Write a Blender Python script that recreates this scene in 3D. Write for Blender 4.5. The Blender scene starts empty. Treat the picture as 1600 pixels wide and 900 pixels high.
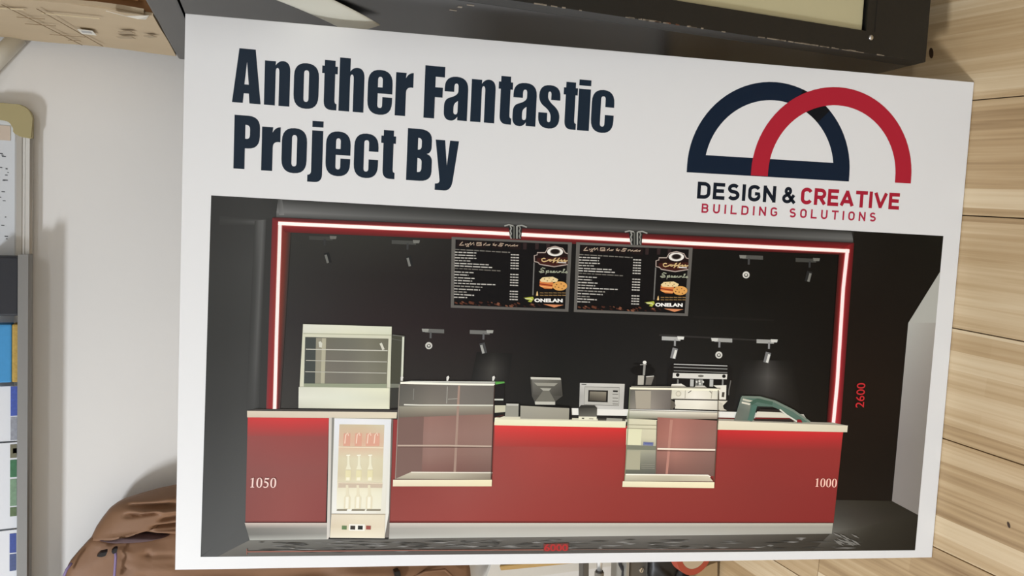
import bpy, bmesh, math, random
from mathutils import Vector, Matrix
random.seed(7)
SC = bpy.context.scene
COL = SC.collection

# ------------------------------------------------------------------ camera (phone held sideways: picture left = up)
CAM = Vector((0.10923295, -1.14572329, 1.18869338))
RIGHT = Vector((0.0484057, -0.43652436, -0.89838932))
DOWN = Vector((-0.99650325, -0.08243343, -0.01363801))
FWD = Vector((-0.06810399, 0.89590804, -0.4389882))
FPX = 1175.0
cd = bpy.data.cameras.new('camera')
cam = bpy.data.objects.new('camera', cd)
COL.objects.link(cam)
m = Matrix.Identity(4)
for i in range(3):
    m[i][0] = RIGHT[i]; m[i][1] = -DOWN[i]; m[i][2] = -FWD[i]; m[i][3] = CAM[i]
cam.matrix_world = m
cd.sensor_width = 36.0
cd.sensor_fit = 'HORIZONTAL'
cd.lens = FPX / 1600 * 36
cd.clip_start = 0.02
SC.camera = cam

# ------------------------------------------------------------------ light and exposure
w = bpy.data.worlds.new('world'); SC.world = w
w.use_nodes = True
w.node_tree.nodes['Background'].inputs[0].default_value = (1.0, 0.97, 0.93, 1)
w.node_tree.nodes['Background'].inputs[1].default_value = 0.06

def area(name, loc, sx, sy, power, col, aim=None):
    d = bpy.data.lights.new(name, 'AREA')
    d.shape = 'RECTANGLE'; d.size = sx; d.size_y = sy; d.energy = power; d.color = col
    o = bpy.data.objects.new(name, d); COL.objects.link(o)
    o.location = loc
    if aim:
        o.rotation_euler = (Vector(aim) - Vector(loc)).to_track_quat('-Z', 'Y').to_euler()
    return o
area('ceiling_lamp', (-1.6, -1.25, 2.74), 0.5, 0.3, 73, (0.93, 0.985, 1.06))
area('ceiling_lamp', (1.1, -2.9, 2.74), 1.2, 0.3, 23, (0.93, 0.985, 1.06))
area('ceiling_lamp', (-1.6, -3.4, 2.74), 1.2, 0.3, 14, (0.93, 0.985, 1.06))
vs = SC.view_settings
vs.view_transform = 'Standard'; vs.look = 'None'; vs.gamma = 1.0; vs.use_curve_mapping = False
vs.exposure = 0.0
SC.cycles.use_denoising = True
SC.cycles.max_bounces = 6

# ------------------------------------------------------------------ helpers: pixels of the photo to planes of the place
def ray(x, y):
    return RIGHT * ((x - 800) / FPX) + DOWN * ((y - 450) / FPX) + FWD
def on(x, y, ax, val):
    d = ray(x, y); t = (val - CAM[ax]) / d[ax]
    return CAM + d * t

LEAN = 0.30717795; BL = 1.2; BW = 0.78266
E1 = Vector((0, -math.sin(LEAN), -math.cos(LEAN)))
UPI = Vector((1, 0, 0))
NR = Vector((0, -math.cos(LEAN), math.sin(LEAN)))     # board normal, towards the room
BO = Vector((0, -BL * math.sin(LEAN), 0))             # middle of the bottom edge
FLOOR = -0.0016
WALL = 0.48
def P(x, y):
    d = ray(x, y); t = (BO - CAM).dot(NR) / d.dot(NR)
    p = CAM + d * t - BO
    return (p.dot(E1), p.dot(UPI))

# ------------------------------------------------------------------ materials
def lin(c):
    c = c / 255.0
    return c / 12.92 if c <= 0.04045 else ((c + 0.055) / 1.055) ** 2.4
def L3(r, g, b):
    return (lin(r), lin(g), lin(b))
MATS = {}
def mat(name, col, rough=0.5, metal=0.0, var=0.06, scale=30.0, bump=0.0, bscale=None, stretch=None, spec=0.5):
    if name in MATS: return MATS[name]
    M = bpy.data.materials.new(name); M.use_nodes = True
    nt = M.node_tree; b = nt.nodes['Principled BSDF']
    tc = nt.nodes.new('ShaderNodeTexCoord'); mp = nt.nodes.new('ShaderNodeMapping')
    nt.links.new(tc.outputs['Object'], mp.inputs[0])
    if stretch: mp.inputs['Scale'].default_value = stretch
    nz = nt.nodes.new('ShaderNodeTexNoise'); nz.inputs['Scale'].default_value = scale; nz.inputs['Detail'].default_value = 5
    nt.links.new(mp.outputs[0], nz.inputs['Vector'])
    mx = nt.nodes.new('ShaderNodeMix'); mx.data_type = 'RGBA'
    mx.inputs['A'].default_value = tuple(c * (1 - var) for c in col) + (1,)
    mx.inputs['B'].default_value = tuple(min(1, c * (1 + var)) for c in col) + (1,)
    nt.links.new(nz.outputs['Fac'], mx.inputs['Factor'])
    nt.links.new(mx.outputs['Result'], b.inputs['Base Color'])
    b.inputs['Roughness'].default_value = rough; b.inputs['Metallic'].default_value = metal
    b.inputs['Specular IOR Level'].default_value = spec
    if bump:
        n2 = nt.nodes.new('ShaderNodeTexNoise'); n2.inputs['Scale'].default_value = bscale or scale; n2.inputs['Detail'].default_value = 6
        nt.links.new(mp.outputs[0], n2.inputs['Vector'])
        bp = nt.nodes.new('ShaderNodeBump'); bp.inputs['Strength'].default_value = bump; bp.inputs['Distance'].default_value = 0.004
        nt.links.new(n2.outputs['Fac'], bp.inputs['Height']); nt.links.new(bp.outputs[0], b.inputs['Normal'])
    MATS[name] = M
    return M

def ink_material():
    M = bpy.data.materials.new('print_ink'); M.use_nodes = True
    nt = M.node_tree; b = nt.nodes['Principled BSDF']
    at = nt.nodes.new('ShaderNodeAttribute'); at.attribute_name = 'ink'
    nt.links.new(at.outputs['Color'], b.inputs['Base Color'])
    b.inputs['Roughness'].default_value = 0.42
    b.inputs['Specular IOR Level'].default_value = 0.16
    return M
INK = ink_material()

# ------------------------------------------------------------------ object helpers
def link(name, me, m_, parent=None):
    o = bpy.data.objects.new(name, me); COL.objects.link(o)
    if m_ and not me.materials: me.materials.append(m_)
    if parent: o.parent = parent
    return o
def tag(o, label=None, cat=None, group=None, kind=None):
    if label: o['label'] = label
    if cat: o['category'] = cat
    if group: o['group'] = group
    if kind: o['kind'] = kind
    return o
def empty(name, mw):
    o = bpy.data.objects.new(name, None); COL.objects.link(o)
    o.empty_display_size = 0.05
    o.matrix_world = mw if isinstance(mw, Matrix) else Matrix.Translation(mw)
    return o
def bm_box(bm, lo, hi, bev=0.0):
    r = bmesh.ops.create_cube(bm, size=1.0)
    vs_ = r['verts']
    for v in vs_:
        v.co = Vector([lo[i] + (v.co[i] + 0.5) * (hi[i] - lo[i]) for i in range(3)])
    if bev:
        es = list({e for v in vs_ for e in v.link_edges})
        bmesh.ops.bevel(bm, geom=es, offset=bev, segments=2, affect='EDGES', profile=0.6)
    return bm
def bm_mesh(bm, name, smooth=False):
    bmesh.ops.recalc_face_normals(bm, faces=bm.faces)
    me = bpy.data.meshes.new(name); bm.to_mesh(me); bm.free()
    if smooth:
        for p in me.polygons: p.use_smooth = True
    return me
def box(name, lo, hi, m_, parent=None, bev=0.0):
    bm = bmesh.new(); bm_box(bm, lo, hi, bev)
    return link(name, bm_mesh(bm, name), m_, parent)
def tube_bm(bm, pts, r, seg=12, cap=True, closed=False):
    pts = [Vector(p) for p in pts]; rings = []
    n = len(pts)
    up = None
    for i, p in enumerate(pts):
        if closed: t = pts[(i + 1) % n] - pts[i - 1]
        else: t = pts[min(i + 1, n - 1)] - pts[max(i - 1, 0)]
        t.normalize()
        if up is None:
            up = Vector((0, 0, 1)) if abs(t.z) < 0.9 else Vector((1, 0, 0))
        s = t.cross(up).normalized(); up = s.cross(t).normalized()
        rr = r[i] if isinstance(r, (list, tuple)) else r
        rings.append([bm.verts.new(p + (s * math.cos(2 * math.pi * k / seg) + up * math.sin(2 * math.pi * k / seg)) * rr) for k in range(seg)])
    for a, b in zip(rings, rings[1:] + ([rings[0]] if closed else [])):
        for k in range(seg):
            bm.faces.new((a[k], a[(k + 1) % seg], b[(k + 1) % seg], b[k]))
    if cap and not closed:
        bm.faces.new(rings[0][::-1]); bm.faces.new(rings[-1])
def tube(name, pts, r, m_, parent=None, seg=12, closed=False):
    bm = bmesh.new(); tube_bm(bm, pts, r, seg, True, closed)
    return link(name, bm_mesh(bm, name, True), m_, parent)
def prism(name, pts, thick, m_, parent=None, bev=0.0):
    """pts: planar 3D polygon, thick: vector to extrude along"""
    bm = bmesh.new(); t = Vector(thick)
    a = [bm.verts.new(Vector(p)) for p in pts]; b = [bm.verts.new(Vector(p) + t) for p in pts]
    bm.faces.new(a); bm.faces.new(b[::-1])
    for i in range(len(a)):
        j = (i + 1) % len(a); bm.faces.new((a[i], a[j], b[j], b[i]))
    if bev:
        bmesh.ops.bevel(bm, geom=list(bm.edges), offset=bev, segments=2, affect='EDGES')
    return link(name, bm_mesh(bm, name), m_, parent)

# ================================================================== THE ROOM
def wall_material():
    M = mat('wall_paint', (0.82, 0.80, 0.765), 0.55, var=0.025, scale=3.0, bump=0.05, bscale=60)
    nt = M.node_tree
    return M
wm = wall_material()
def struct(name, lo, hi, m_):
    return tag(box(name, lo, hi, m_), kind='structure')
tag(struct('wall_front', (-3.0, WALL, -0.03), (3.0, WALL + 0.12, 2.8), wm), 'off-white painted wall behind the board')
struct('wall_left', (-3.12, -4.2, -0.03), (-3.0, WALL, 2.8), wm)
struct('wall_right', (3.0, -4.2, -0.03), (3.12, WALL, 2.8), wm)
struct('wall_back', (-3.0, -4.32, -0.03), (3.0, -4.2, 2.8), wm)
struct('ceiling', (-3.12, -4.32, 2.8), (3.12, WALL + 0.12, 2.9), mat('ceiling_paint', (0.75, 0.74, 0.71), 0.8, var=0.02))

def wood_material():
    M = bpy.data.materials.new('laminate_planks'); M.use_nodes = True
    nt = M.node_tree; N = nt.nodes; Lk = nt.links; b = N['Principled BSDF']
    tc = N.new('ShaderNodeTexCoord')
    oi = N.new('ShaderNodeObjectInfo')
    off = N.new('ShaderNodeVectorMath'); off.operation = 'SCALE'; off.inputs['Scale'].default_value = 7.0
    cmb = N.new('ShaderNodeCombineXYZ'); Lk.new(oi.outputs['Random'], cmb.inputs[0]); Lk.new(oi.outputs['Random'], cmb.inputs[1])
    Lk.new(cmb.outputs[0], off.inputs[0])
    add = N.new('ShaderNodeVectorMath'); add.operation = 'ADD'
    Lk.new(tc.outputs['Object'], add.inputs[0]); Lk.new(off.outputs[0], add.inputs[1])
    # printed staves: narrow strips of different tone, along the plank
    rot = N.new('ShaderNodeMapping'); rot.inputs['Rotation'].default_value = (0, 0, math.pi / 2)
    Lk.new(add.outputs[0], rot.inputs[0])
    br = N.new('ShaderNodeTexBrick')
    br.inputs['Scale'].default_value = 1.0
    br.inputs['Brick Width'].default_value = 0.42; br.inputs['Row Height'].default_value = 0.0306
    br.inputs['Mortar Size'].default_value = 0.0; br.inputs['Bias'].default_value = 0.0
    br.inputs['Color1'].default_value = (0, 0, 0, 1); br.inputs['Color2'].default_value = (1, 1, 1, 1)
    br.offset = 0.37; br.squash = 1.0
    Lk.new(rot.outputs[0], br.inputs['Vector'])
    st = N.new('ShaderNodeMapping'); st.inputs['Scale'].default_value = (130, 3.0, 1)
    Lk.new(add.outputs[0], st.inputs[0])
    gr = N.new('ShaderNodeTexNoise'); gr.inputs['Scale'].default_value = 1.0; gr.inputs['Detail'].default_value = 7; gr.inputs['Distortion'].default_value = 0.7
    Lk.new(st.outputs[0], gr.inputs['Vector'])
    s2 = N.new('ShaderNodeMapping'); s2.inputs['Scale'].default_value = (38, 1.3, 1)
    Lk.new(add.outputs[0], s2.inputs[0])
    g2 = N.new('ShaderNodeTexNoise'); g2.inputs['Scale'].default_value = 1.0; g2.inputs['Detail'].default_value = 3
    Lk.new(s2.outputs[0], g2.inputs['Vector'])
    m1 = N.new('ShaderNodeMath'); m1.operation = 'MULTIPLY_ADD'; m1.inputs[1].default_value = 0.40
    Lk.new(br.outputs['Color'], m1.inputs[0])
    m2 = N.new('ShaderNodeMath'); m2.operation = 'MULTIPLY'; m2.inputs[1].default_value = 0.5
    Lk.new(gr.outputs['Fac'], m2.inputs[0])
    m3 = N.new('ShaderNodeMath'); m3.operation = 'MULTIPLY_ADD'; m3.inputs[1].default_value = 0.36
    Lk.new(g2.outputs['Fac'], m3.inputs[0]); Lk.new(m2.outputs[0], m3.inputs[2])
    Lk.new(m3.outputs[0], m1.inputs[2])
    cr = N.new('ShaderNodeValToRGB')
    e = cr.color_ramp.elements
    e[0].position = 0.28; e[0].color = L3(140, 112, 78) + (1,)
    e[1].position = 0.92; e[1].color = L3(218, 198, 164) + (1,)
    k = e.new(0.52); k.color = L3(180, 152, 113) + (1,)
    k = e.new(0.70); k.color = L3(200, 175, 138) + (1,)
    Lk.new(m1.outputs[0], cr.inputs[0]); Lk.new(cr.outputs[0], b.inputs['Base Color'])
    b.inputs['Roughness'].default_value = 0.36
    bp = N.new('ShaderNodeBump'); bp.inputs['Strength'].default_value = 0.12; bp.inputs['Distance'].default_value = 0.002
    Lk.new(gr.outputs['Fac'], bp.inputs['Height']); Lk.new(bp.outputs[0], b.inputs['Normal'])
    return M
WOOD = wood_material()
fl = struct('floor', (-3.0, -4.2, -0.03), (3.0, WALL, FLOOR - 0.006), mat('floor_underlay', (0.035, 0.025, 0.017), 0.8))
fl['label'] = 'pale wood laminate floor of long straight planks'
# planks: 0.184 m wide, laid 3 degrees off square to the wall
PW = 0.1838; PA = math.radians(-3.1)
plank_me = {}
def plank(x, y, wd, ln):
    key = (round(wd, 4), round(ln, 3))
    if key not in plank_me:
        bm = bmesh.new(); bm_box(bm, (-wd / 2, -ln / 2, -0.0068), (wd / 2, ln / 2, 0), 0.0009)
        plank_me[key] = bm_mesh(bm, 'plank')
    o = link('plank', plank_me[key], WOOD, fl)
    o.location = (x, y, FLOOR); o.rotation_euler = (0, 0, PA)
    return o
ca, sa = math.cos(PA), math.sin(PA)
for i in range(-10, 11):
    u = 0.262 - 0.1838 + 0.0085 + i * PW          # plank centre line across, measured at the board's foot
    # joints along each plank
    j0 = {-3: -0.163}.get(i, -0.163 + ((i * 0.437) % 1.2))
    for k in range(-4, 2):
        v = j0 + k * 1.2 + 0.6
        ln = 1.2 - 0.0012
        hi = v + ln / 2; lo = v - ln / 2
        hi = min(hi, WALL - 0.03); lo = max(lo, -4.1)
        if hi - lo < 0.05: continue
        vc = (hi + lo) / 2
        # pivot at board foot (y=-0.366)
        dx, dy = u, vc + 0.366
        x = dx * ca - dy * sa; y = -0.366 + dx * sa + dy * ca
        if abs(x) > 2.85: continue
        plank(x, y, PW - 0.0016, hi - lo)
# two small dark knots in the planks
def knot(px, py, a, b_, ang):
    c = on(px, py, 2, FLOOR + 0.0002)
    bm = bmesh.new()
    bm.faces.new([bm.verts.new(c + Vector((math.cos(t + 0) * a * math.cos(ang) - math.sin(t) * b_ * math.sin(ang), math.cos(t) * a * math.sin(ang) + math.sin(t) * b_ * math.cos(ang), 0))) for t in [k * math.pi / 6 for k in range(12)]])
    return link('knot', bm_mesh(bm, 'knot'), mat('knot_brown', L3(58, 40, 24), 0.5), fl)
knot(1455, 83, 0.0095, 0.004, 0.2)
knot(1576, 820, 0.005, 0.0022, 0.4)
# white skirting along the wall foot

# ================================================================== THE PRINTED BOARD
bmx = Matrix.Identity(4)
for i in range(3):
    bmx[i][0] = E1[i]; bmx[i][1] = UPI[i]; bmx[i][2] = NR[i]; bmx[i][3] = BO[i]
board = empty('printed_board', bmx)
tag(board, 'large white printed foam board showing a red cafe counter, leaning in the middle', 'poster board')
box('panel', (-BL, -BW / 2, -0.005), (0, BW / 2, 0), mat('board_white', (0.82, 0.82, 0.815), 0.45, var=0.006, scale=8, spec=0.25), board, 0.0006)

LAYER = 5e-5
GLARE = 0.0  # none taken off: ink colours towards the left include the board's glare
def white_at(x, y):
    u = min(1, max(0, (x - 280) / 1200)); v = min(1, max(0, (y - 30) / 840))
    a = 225 + (203 - 225) * u; b = 244 + (196 - 244) * u
    return lin(a + (b - a) * v)
def ink_at(c, x, y):
    wv = white_at(x, y)
    return tuple(max(0.0015, lin(k) / wv * 0.81) for k in c)

class Ink:
    """flat print: polygons in photo pixels carried onto the board's face, each on its own hair-thin ink layer"""
    def __init__(self, base=1):
        self.v = []; self.f = []; self.c = []; self.layer = base
    def _add(self, verts, faces, cols):
        n = len(self.v); z = self.layer * LAYER
        self.v += [(a, b, z) for a, b in verts]
        for fc, cc in zip(faces, cols):
            self.f.append([n + i for i in fc]); self.c.append(cc)
    def poly(self, pts, col, up=True):
        cx = sum(p[0] for p in pts) / len(pts); cy = sum(p[1] for p in pts) / len(pts)
        c = ink_at(col, cx, cy)
        self._add([P(*p) for p in pts], [list(range(len(pts)))], [[c] * len(pts)])
        self.layer += 1 if up else 0.04
    def rect(self, x0, y0, x1, y1, col, up=True):
        self.poly([(x0, y0), (x1, y0), (x1, y1), (x0, y1)], col, up)
    def local(self, pts, col, at, up=True):
        """polygon already in board metres"""
        c = ink_at(col, *at)
        self._add(pts, [list(range(len(pts)))], [[c] * len(pts)])
        self.layer += 1 if up else 0.04
    def patch(self, q, rows, n=None, up=True):
        """q: TL TR BR BL in pixels; rows: colour grid"""
        R = len(rows); C = len(rows[0])
        nu = n or max(2, 6 * (C - 1)); nv = n or max(2, 6 * (R - 1))
        if C == 1: nu = 1
        if R == 1: nv = 1
        vs_ = []; cs = []
        for j in range(nv + 1):
            for i in range(nu + 1):
                u = i / nu; v = j / nv
                x = (q[0][0] * (1 - u) + q[1][0] * u) * (1 - v) + (q[3][0] * (1 - u) + q[2][0] * u) * v
                y = (q[0][1] * (1 - u) + q[1][1] * u) * (1 - v) + (q[3][1] * (1 - u) + q[2][1] * u) * v
                a = u * (C - 1); ia = min(int(a), max(C - 2, 0)); fa = a - ia
                b = v * (R - 1); ib = min(int(b), max(R - 2, 0)); fb = b - ib
                i2 = min(ia + 1, C - 1); j2 = min(ib + 1, R - 1)
                col = [(rows[ib][ia][k] * (1 - fa) + rows[ib][i2][k] * fa) * (1 - fb) + (rows[j2][ia][k] * (1 - fa) + rows[j2][i2][k] * fa) * fb for k in range(3)]
                vs_.append(P(x, y)); cs.append(ink_at(col, x, y))
        fs = []; cc = []
        for j in range(nv):
            for i in range(nu):
                k = [j * (nu + 1) + i, j * (nu + 1) + i + 1, (j + 1) * (nu + 1) + i + 1, (j + 1) * (nu + 1) + i]
                fs.append(k); cc.append([cs[t] for t in k])
        self._add(vs_, fs, cc)
        self.layer += 1 if up else 0.04
    def stroke(self, pts, wd, col, up=True, closed=False):
        """thick line in pixels; wd a number or a list of widths"""
        n = len(pts); L_, R_ = [], []
        for i, p in enumerate(pts):
            if closed: a, b = pts[i - 1], pts[(i + 1) % n]
            else: a, b = pts[max(i - 1, 0)], pts[min(i + 1, n - 1)]
            dx, dy = b[0] - a[0], b[1] - a[1]; l = math.hypot(dx, dy) or 1
            ww = (wd[i] if isinstance(wd, (list, tuple)) else wd) / 2
            L_.append((p[0] - dy / l * ww, p[1] + dx / l * ww)); R_.append((p[0] + dy / l * ww, p[1] - dx / l * ww))
        vs_ = [P(*p) for p in L_ + R_]; fs = []; cc = []
        c = ink_at(col, *pts[n // 2])
        for i in range(n if closed else n - 1):
            j = (i + 1) % n
            fs.append([i, n + i, n + j, j]); cc.append([c] * 4)
        self._add(vs_, fs, cc)
        self.layer += 1 if up else 0.04
    def oval(self, cx, cy, rx, ry, col, n=20, up=True):
        self.poly([(cx + rx * math.cos(2 * math.pi * k / n), cy + ry * math.sin(2 * math.pi * k / n)) for k in range(n)], col, up)
    def ring(self, cx, cy, rx, ry, wd, col, up=True):
        self.stroke([(cx + rx * math.cos(2 * math.pi * k / 24), cy + ry * math.sin(2 * math.pi * k / 24)) for k in range(24)], wd, col, up, True)
    def tris(self, vs_, fs, col, at, up=True):
        c = ink_at(col, *at)
        self._add(vs_, fs, [[c] * len(f_) for f_ in fs])
        self.layer += 1 if up else 0.04
    def build(self, name, parent, label=None):
        me = bpy.data.meshes.new(name)
        me.from_pydata(self.v, [], self.f)
        a = me.color_attributes.new('ink', 'FLOAT_COLOR', 'CORNER')
        flat = []
        for cc in self.c:
            for c in cc: flat += [c[0], c[1], c[2], 1.0]
        a.data.foreach_set('color', flat)
        bm = bmesh.new(); bm.from_mesh(me)
        for fc in bm.faces:
            fc.normal_update()
            if fc.normal.z < 0: fc.normal_flip()
        bm.to_mesh(me); bm.free()
        o = link(name, me, INK, parent)
        if label: o['label'] = label
        return o

# ---------- outlines: tiny path language -> filled flat faces (with holes)
def path(s):
    """'M x y L x y Q cx cy x y Z' -> list of closed polylines"""
    tk = s.split(); i = 0; out = []; cur = []
    cmd = None
    while i < len(tk):
        if tk[i] in 'MLQZ':
            cmd = tk[i]; i += 1
            if cmd == 'Z': out.append(cur); cur = []
            continue
        if cmd in 'ML':
            cur.append((float(tk[i]), float(tk[i + 1]))); i += 2
        elif cmd == 'Q':
            c = (float(tk[i]), float(tk[i + 1])); e = (float(tk[i + 2]), float(tk[i + 3])); i += 4
            a = cur[-1]
            for k in range(1, 7):
                t = k / 6
                cur.append(tuple((1 - t) ** 2 * a[d] + 2 * t * (1 - t) * c[d] + t * t * e[d] for d in (0, 1)))
    if cur: out.append(cur)
    return out
def fill(loops):
    cu = bpy.data.curves.new('fill', 'CURVE'); cu.dimensions = '2D'; cu.fill_mode = 'BOTH'
    for lp in loops:
        sp = cu.splines.new('POLY'); sp.points.add(len(lp) - 1); sp.use_cyclic_u = True
        for pt, q in zip(sp.points, lp): pt.co = (q[0], q[1], 0, 1)
    return curve_faces(cu)
def curve_faces(cu):
    o = bpy.data.objects.new('fill', cu); COL.objects.link(o)
    dg = bpy.context.evaluated_depsgraph_get()
    ev = o.evaluated_get(dg); me = ev.to_mesh()
    vs_ = [(v.co.x, v.co.y) for v in me.vertices]; fs = [list(p.vertices) for p in me.polygons]
    ev.to_mesh_clear()
    bpy.data.objects.remove(o); bpy.data.curves.remove(cu)
    return vs_, fs
FCACHE = {}
def text_faces(txt, bold=0.0, space=1.0, shear=0.0):
    key = (txt, bold, space, shear)
    if key in FCACHE: return FCACHE[key]
    cu = bpy.data.curves.new('fill', 'FONT'); cu.body = txt; cu.offset = bold; cu.space_character = space; cu.shear = shear
    cu.fill_mode = 'BOTH'; cu.resolution_u = 4
    vs_, fs = curve_faces(cu)
    FCACHE[key] = (vs_, fs)
    return FCACHE[key]
def fit(vs_, x0, x1, y0, y1, slope=0.0):
    ax = min(v[0] for v in vs_); bx = max(v[0] for v in vs_); ay = min(v[1] for v in vs_); by = max(v[1] for v in vs_)
    r = []
    for a, b in vs_:
        x = x0 + (a - ax) / (bx - ax) * (x1 - x0)
        r.append((x, y0 + (b - ay) / (by - ay) * (y1 - y0) + slope * (x - x0)))
    return r

# ---------- heavy condensed headline letters, cap height 1, (width, path)
O_OUT = 'M 0 .24 Q 0 -.015 .2275 -.015 Q .455 -.015 .455 .24 L .455 .58 Q .455 .835 .2275 .835 Q 0 .835 0 .58 Z '
GL = {
 'A': (.53, 'M 0 0 L .115 1 L .415 1 L .53 0 L .322 0 L .307 .18 L .215 .18 L .2 0 Z M .262 .76 L .222 .345 L .302 .345 Z'),
 'n': (.465, 'M 0 0 L 0 .82 L .2 .82 L .196 .745 Q .25 .835 .335 .835 Q .465 .83 .465 .65 L .465 0 L .265 0 L .265 .61 Q .265 .7 .232 .7 Q .2 .7 .2 .62 L .2 0 Z'),
 'h': (.465, 'M 0 0 L 0 1 L .2 1 L .2 .755 Q .25 .835 .335 .835 Q .465 .83 .465 .65 L .465 0 L .265 0 L .265 .61 Q .265 .7 .232 .7 Q .2 .7 .2 .62 L .2 0 Z'),
 'o': (.455, O_OUT + 'M .182 .18 Q .182 .115 .2275 .115 Q .273 .115 .273 .18 L .273 .64 Q .273 .705 .2275 .705 Q .182 .705 .182 .64 Z'),
 't': (.29, 'M .045 .93 L .245 .93 L .245 .82 L .29 .82 L .29 .68 L .245 .68 L .245 .19 Q .245 .12 .285 .12 L .285 0 L .19 0 Q .045 0 .045 .16 L .045 .68 L 0 .68 L 0 .82 L .045 .82 Z'),
 'e': (.455, 'M .455 .39 L .455 .58 Q .455 .835 .2275 .835 Q 0 .835 0 .58 L 0 .24 Q 0 -.015 .2275 -.015 Q .455 -.015 .455 .24 L .455 .325 L .273 .325 L .273 .17 Q .273 .115 .23 .115 Q .185 .115 .185 .17 L .185 .39 Z M .185 .505 L .27 .505 L .27 .64 Q .27 .705 .2275 .705 Q .185 .705 .185 .64 Z'),
 'r': (.335, 'M 0 0 L 0 .82 L .2 .82 L .19 .72 Q .24 .83 .335 .83 L .335 .55 Q .2 .57 .2 .44 L .2 0 Z'),
 'F': (.385, 'M 0 0 L 0 1 L .385 1 L .385 .8 L .208 .8 L .208 .6 L .355 .6 L .355 .41 L .208 .41 L .208 0 Z'),
 'a': (.455, 'M .185 .54 L 0 .54 L 0 .61 Q 0 .835 .23 .835 Q .455 .835 .455 .6 L .455 0 L .265 0 L .265 .07 Q .215 -.015 .14 -.015 Q 0 -.015 0 .15 L 0 .25 Q 0 .38 .09 .42 Q .265 .475 .265 .56 L .265 .64 Q .265 .705 .225 .705 Q .185 .705 .185 .63 Z M .265 .37 Q .185 .33 .185 .24 L .185 .17 Q .185 .11 .225 .11 Q .265 .11 .265 .18 Z'),
 's': (.43, 'M .43 .55 L .43 .62 Q .43 .835 .215 .835 Q 0 .835 0 .62 Q 0 .49 .1 .42 Q .245 .33 .25 .22 L .25 .17 Q .25 .11 .215 .11 Q .18 .11 .18 .17 L .18 .29 L 0 .29 L 0 .2 Q 0 -.015 .215 -.015 Q .43 -.015 .43 .21 Q .43 .34 .32 .43 Q .18 .53 .18 .61 L .18 .65 Q .18 .71 .213 .71 Q .245 .71 .245 .65 L .245 .55 Z'),
 'i': (.2, 'M 0 0 L 0 .82 L .2 .82 L .2 0 Z M 0 .885 L 0 1 L .2 1 L .2 .885 Z'),
 'c': (.455, 'M .455 .5 L .455 .58 Q .455 .835 .2275 .835 Q 0 .835 0 .58 L 0 .24 Q 0 -.015 .2275 -.015 Q .455 -.015 .455 .24 L .455 .345 L .275 .345 L .275 .17 Q .275 .11 .23 .11 Q .185 .11 .185 .17 L .185 .65 Q .185 .71 .23 .71 Q .275 .71 .275 .65 L .275 .5 Z'),
 'P': (.465, 'M 0 0 L 0 1 L .25 1 Q .465 1 .465 .78 L .465 .63 Q .465 .39 .25 .39 L .2 .39 L .2 0 Z M .2 .83 L .2 .57 Q .285 .55 .285 .65 L .285 .75 Q .285 .83 .2 .83 Z'),
 'j': (.265, 'M .065 .82 L .265 .82 L .265 0 Q .265 -.155 .13 -.155 L 0 -.155 L 0 -.025 Q .065 -.02 .065 .05 Z M .065 .885 L .065 1 L .265 1 L .265 .885 Z'),
 'B': (.475, 'M 0 0 L 0 1 L .22 1 Q .46 1 .46 .8 L .46 .68 Q .46 .55 .37 .53 Q .475 .5 .475 .38 L .475 .2 Q .475 0 .25 0 Z M .2 .83 L .2 .6 Q .27 .6 .27 .67 L .27 .76 Q .27 .83 .2 .83 Z M .2 .44 L .2 .17 Q .28 .16 .28 .25 L .28 .36 Q .28 .44 .2 .44 Z'),
 'y': (.47, 'M 0 .82 L .19 .82 L .245 .33 L .29 .82 L .47 .82 L .375 .04 Q .35 -.155 .21 -.155 L .02 -.155 L .02 -.03 Q .115 -.03 .11 .04 Z'),
}
NAVY = (22, 36, 50)
ZH1 = lambda x: 340 + x / 3.6
ZH2 = lambda x: 640 + x / 3.912
def headline(letters, base, capy):
    """letters: (glyph, left px, right px) at mid height; base(x): local baseline"""
    k = Ink(2)
    for g, xl, xr, ym in letters:
        a = P(xl, ym)[0]; b = P(xr, ym)[0]
        wd, s = GL[g]
        vs_, fs = fill(path(s))
        vs_ = [(a + (b - a) * vx / wd, base((a + b) / 2) + vy * capy - 0.0104 * (vx / wd - 0.5) * (b - a)) for vx, vy in vs_]
        k.tris(vs_, fs, NAVY, ((xl + xr) / 2, ym), up=False)
    return k
def ymid(x, y0, sl): return y0 + sl * (x - 363)
row1 = [('A', ZH1(84), ZH1(246)), ('n', ZH1(264), ZH1(408)), ('o', ZH1(429), ZH1(570)), ('t', ZH1(586), ZH1(674)), ('h', ZH1(684), ZH1(825)), ('e', ZH1(845), ZH1(984)), ('r', ZH1(1001), ZH1(1100)),
        ('F', ZH2(90), ZH2(212)), ('a', ZH2(213), ZH2(357)), ('n', ZH2(376), ZH2(524)), ('t', ZH2(541), ZH2(628)), ('a', ZH2(633), ZH2(776)), ('s', ZH2(790), ZH2(920)), ('t', ZH2(938), ZH2(1024)), ('i', ZH2(1030), ZH2(1103)), ('c', ZH2(1112), ZH2(1250))]
row2 = [('P', ZH1(92), ZH1(237)), ('r', ZH1(248), ZH1(353)), ('o', ZH1(361), ZH1(503)), ('j', ZH1(509), ZH1(592)), ('e', ZH1(609), ZH1(748)), ('c', ZH1(768), ZH1(905)), ('t', ZH1(918), ZH1(1001)), ('B', ZH1(1065), ZH2(138)), ('y', ZH2(155), ZH2(298))]
headline([(g, a, b, ymid(a, 118, .09)) for g, a, b in row1], lambda x: 0.2766 - 0.0104 * (x + 1.1356), 0.0742).build('headline_lettering', board, 'dark navy heavy lettering reading Another Fantastic')
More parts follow.
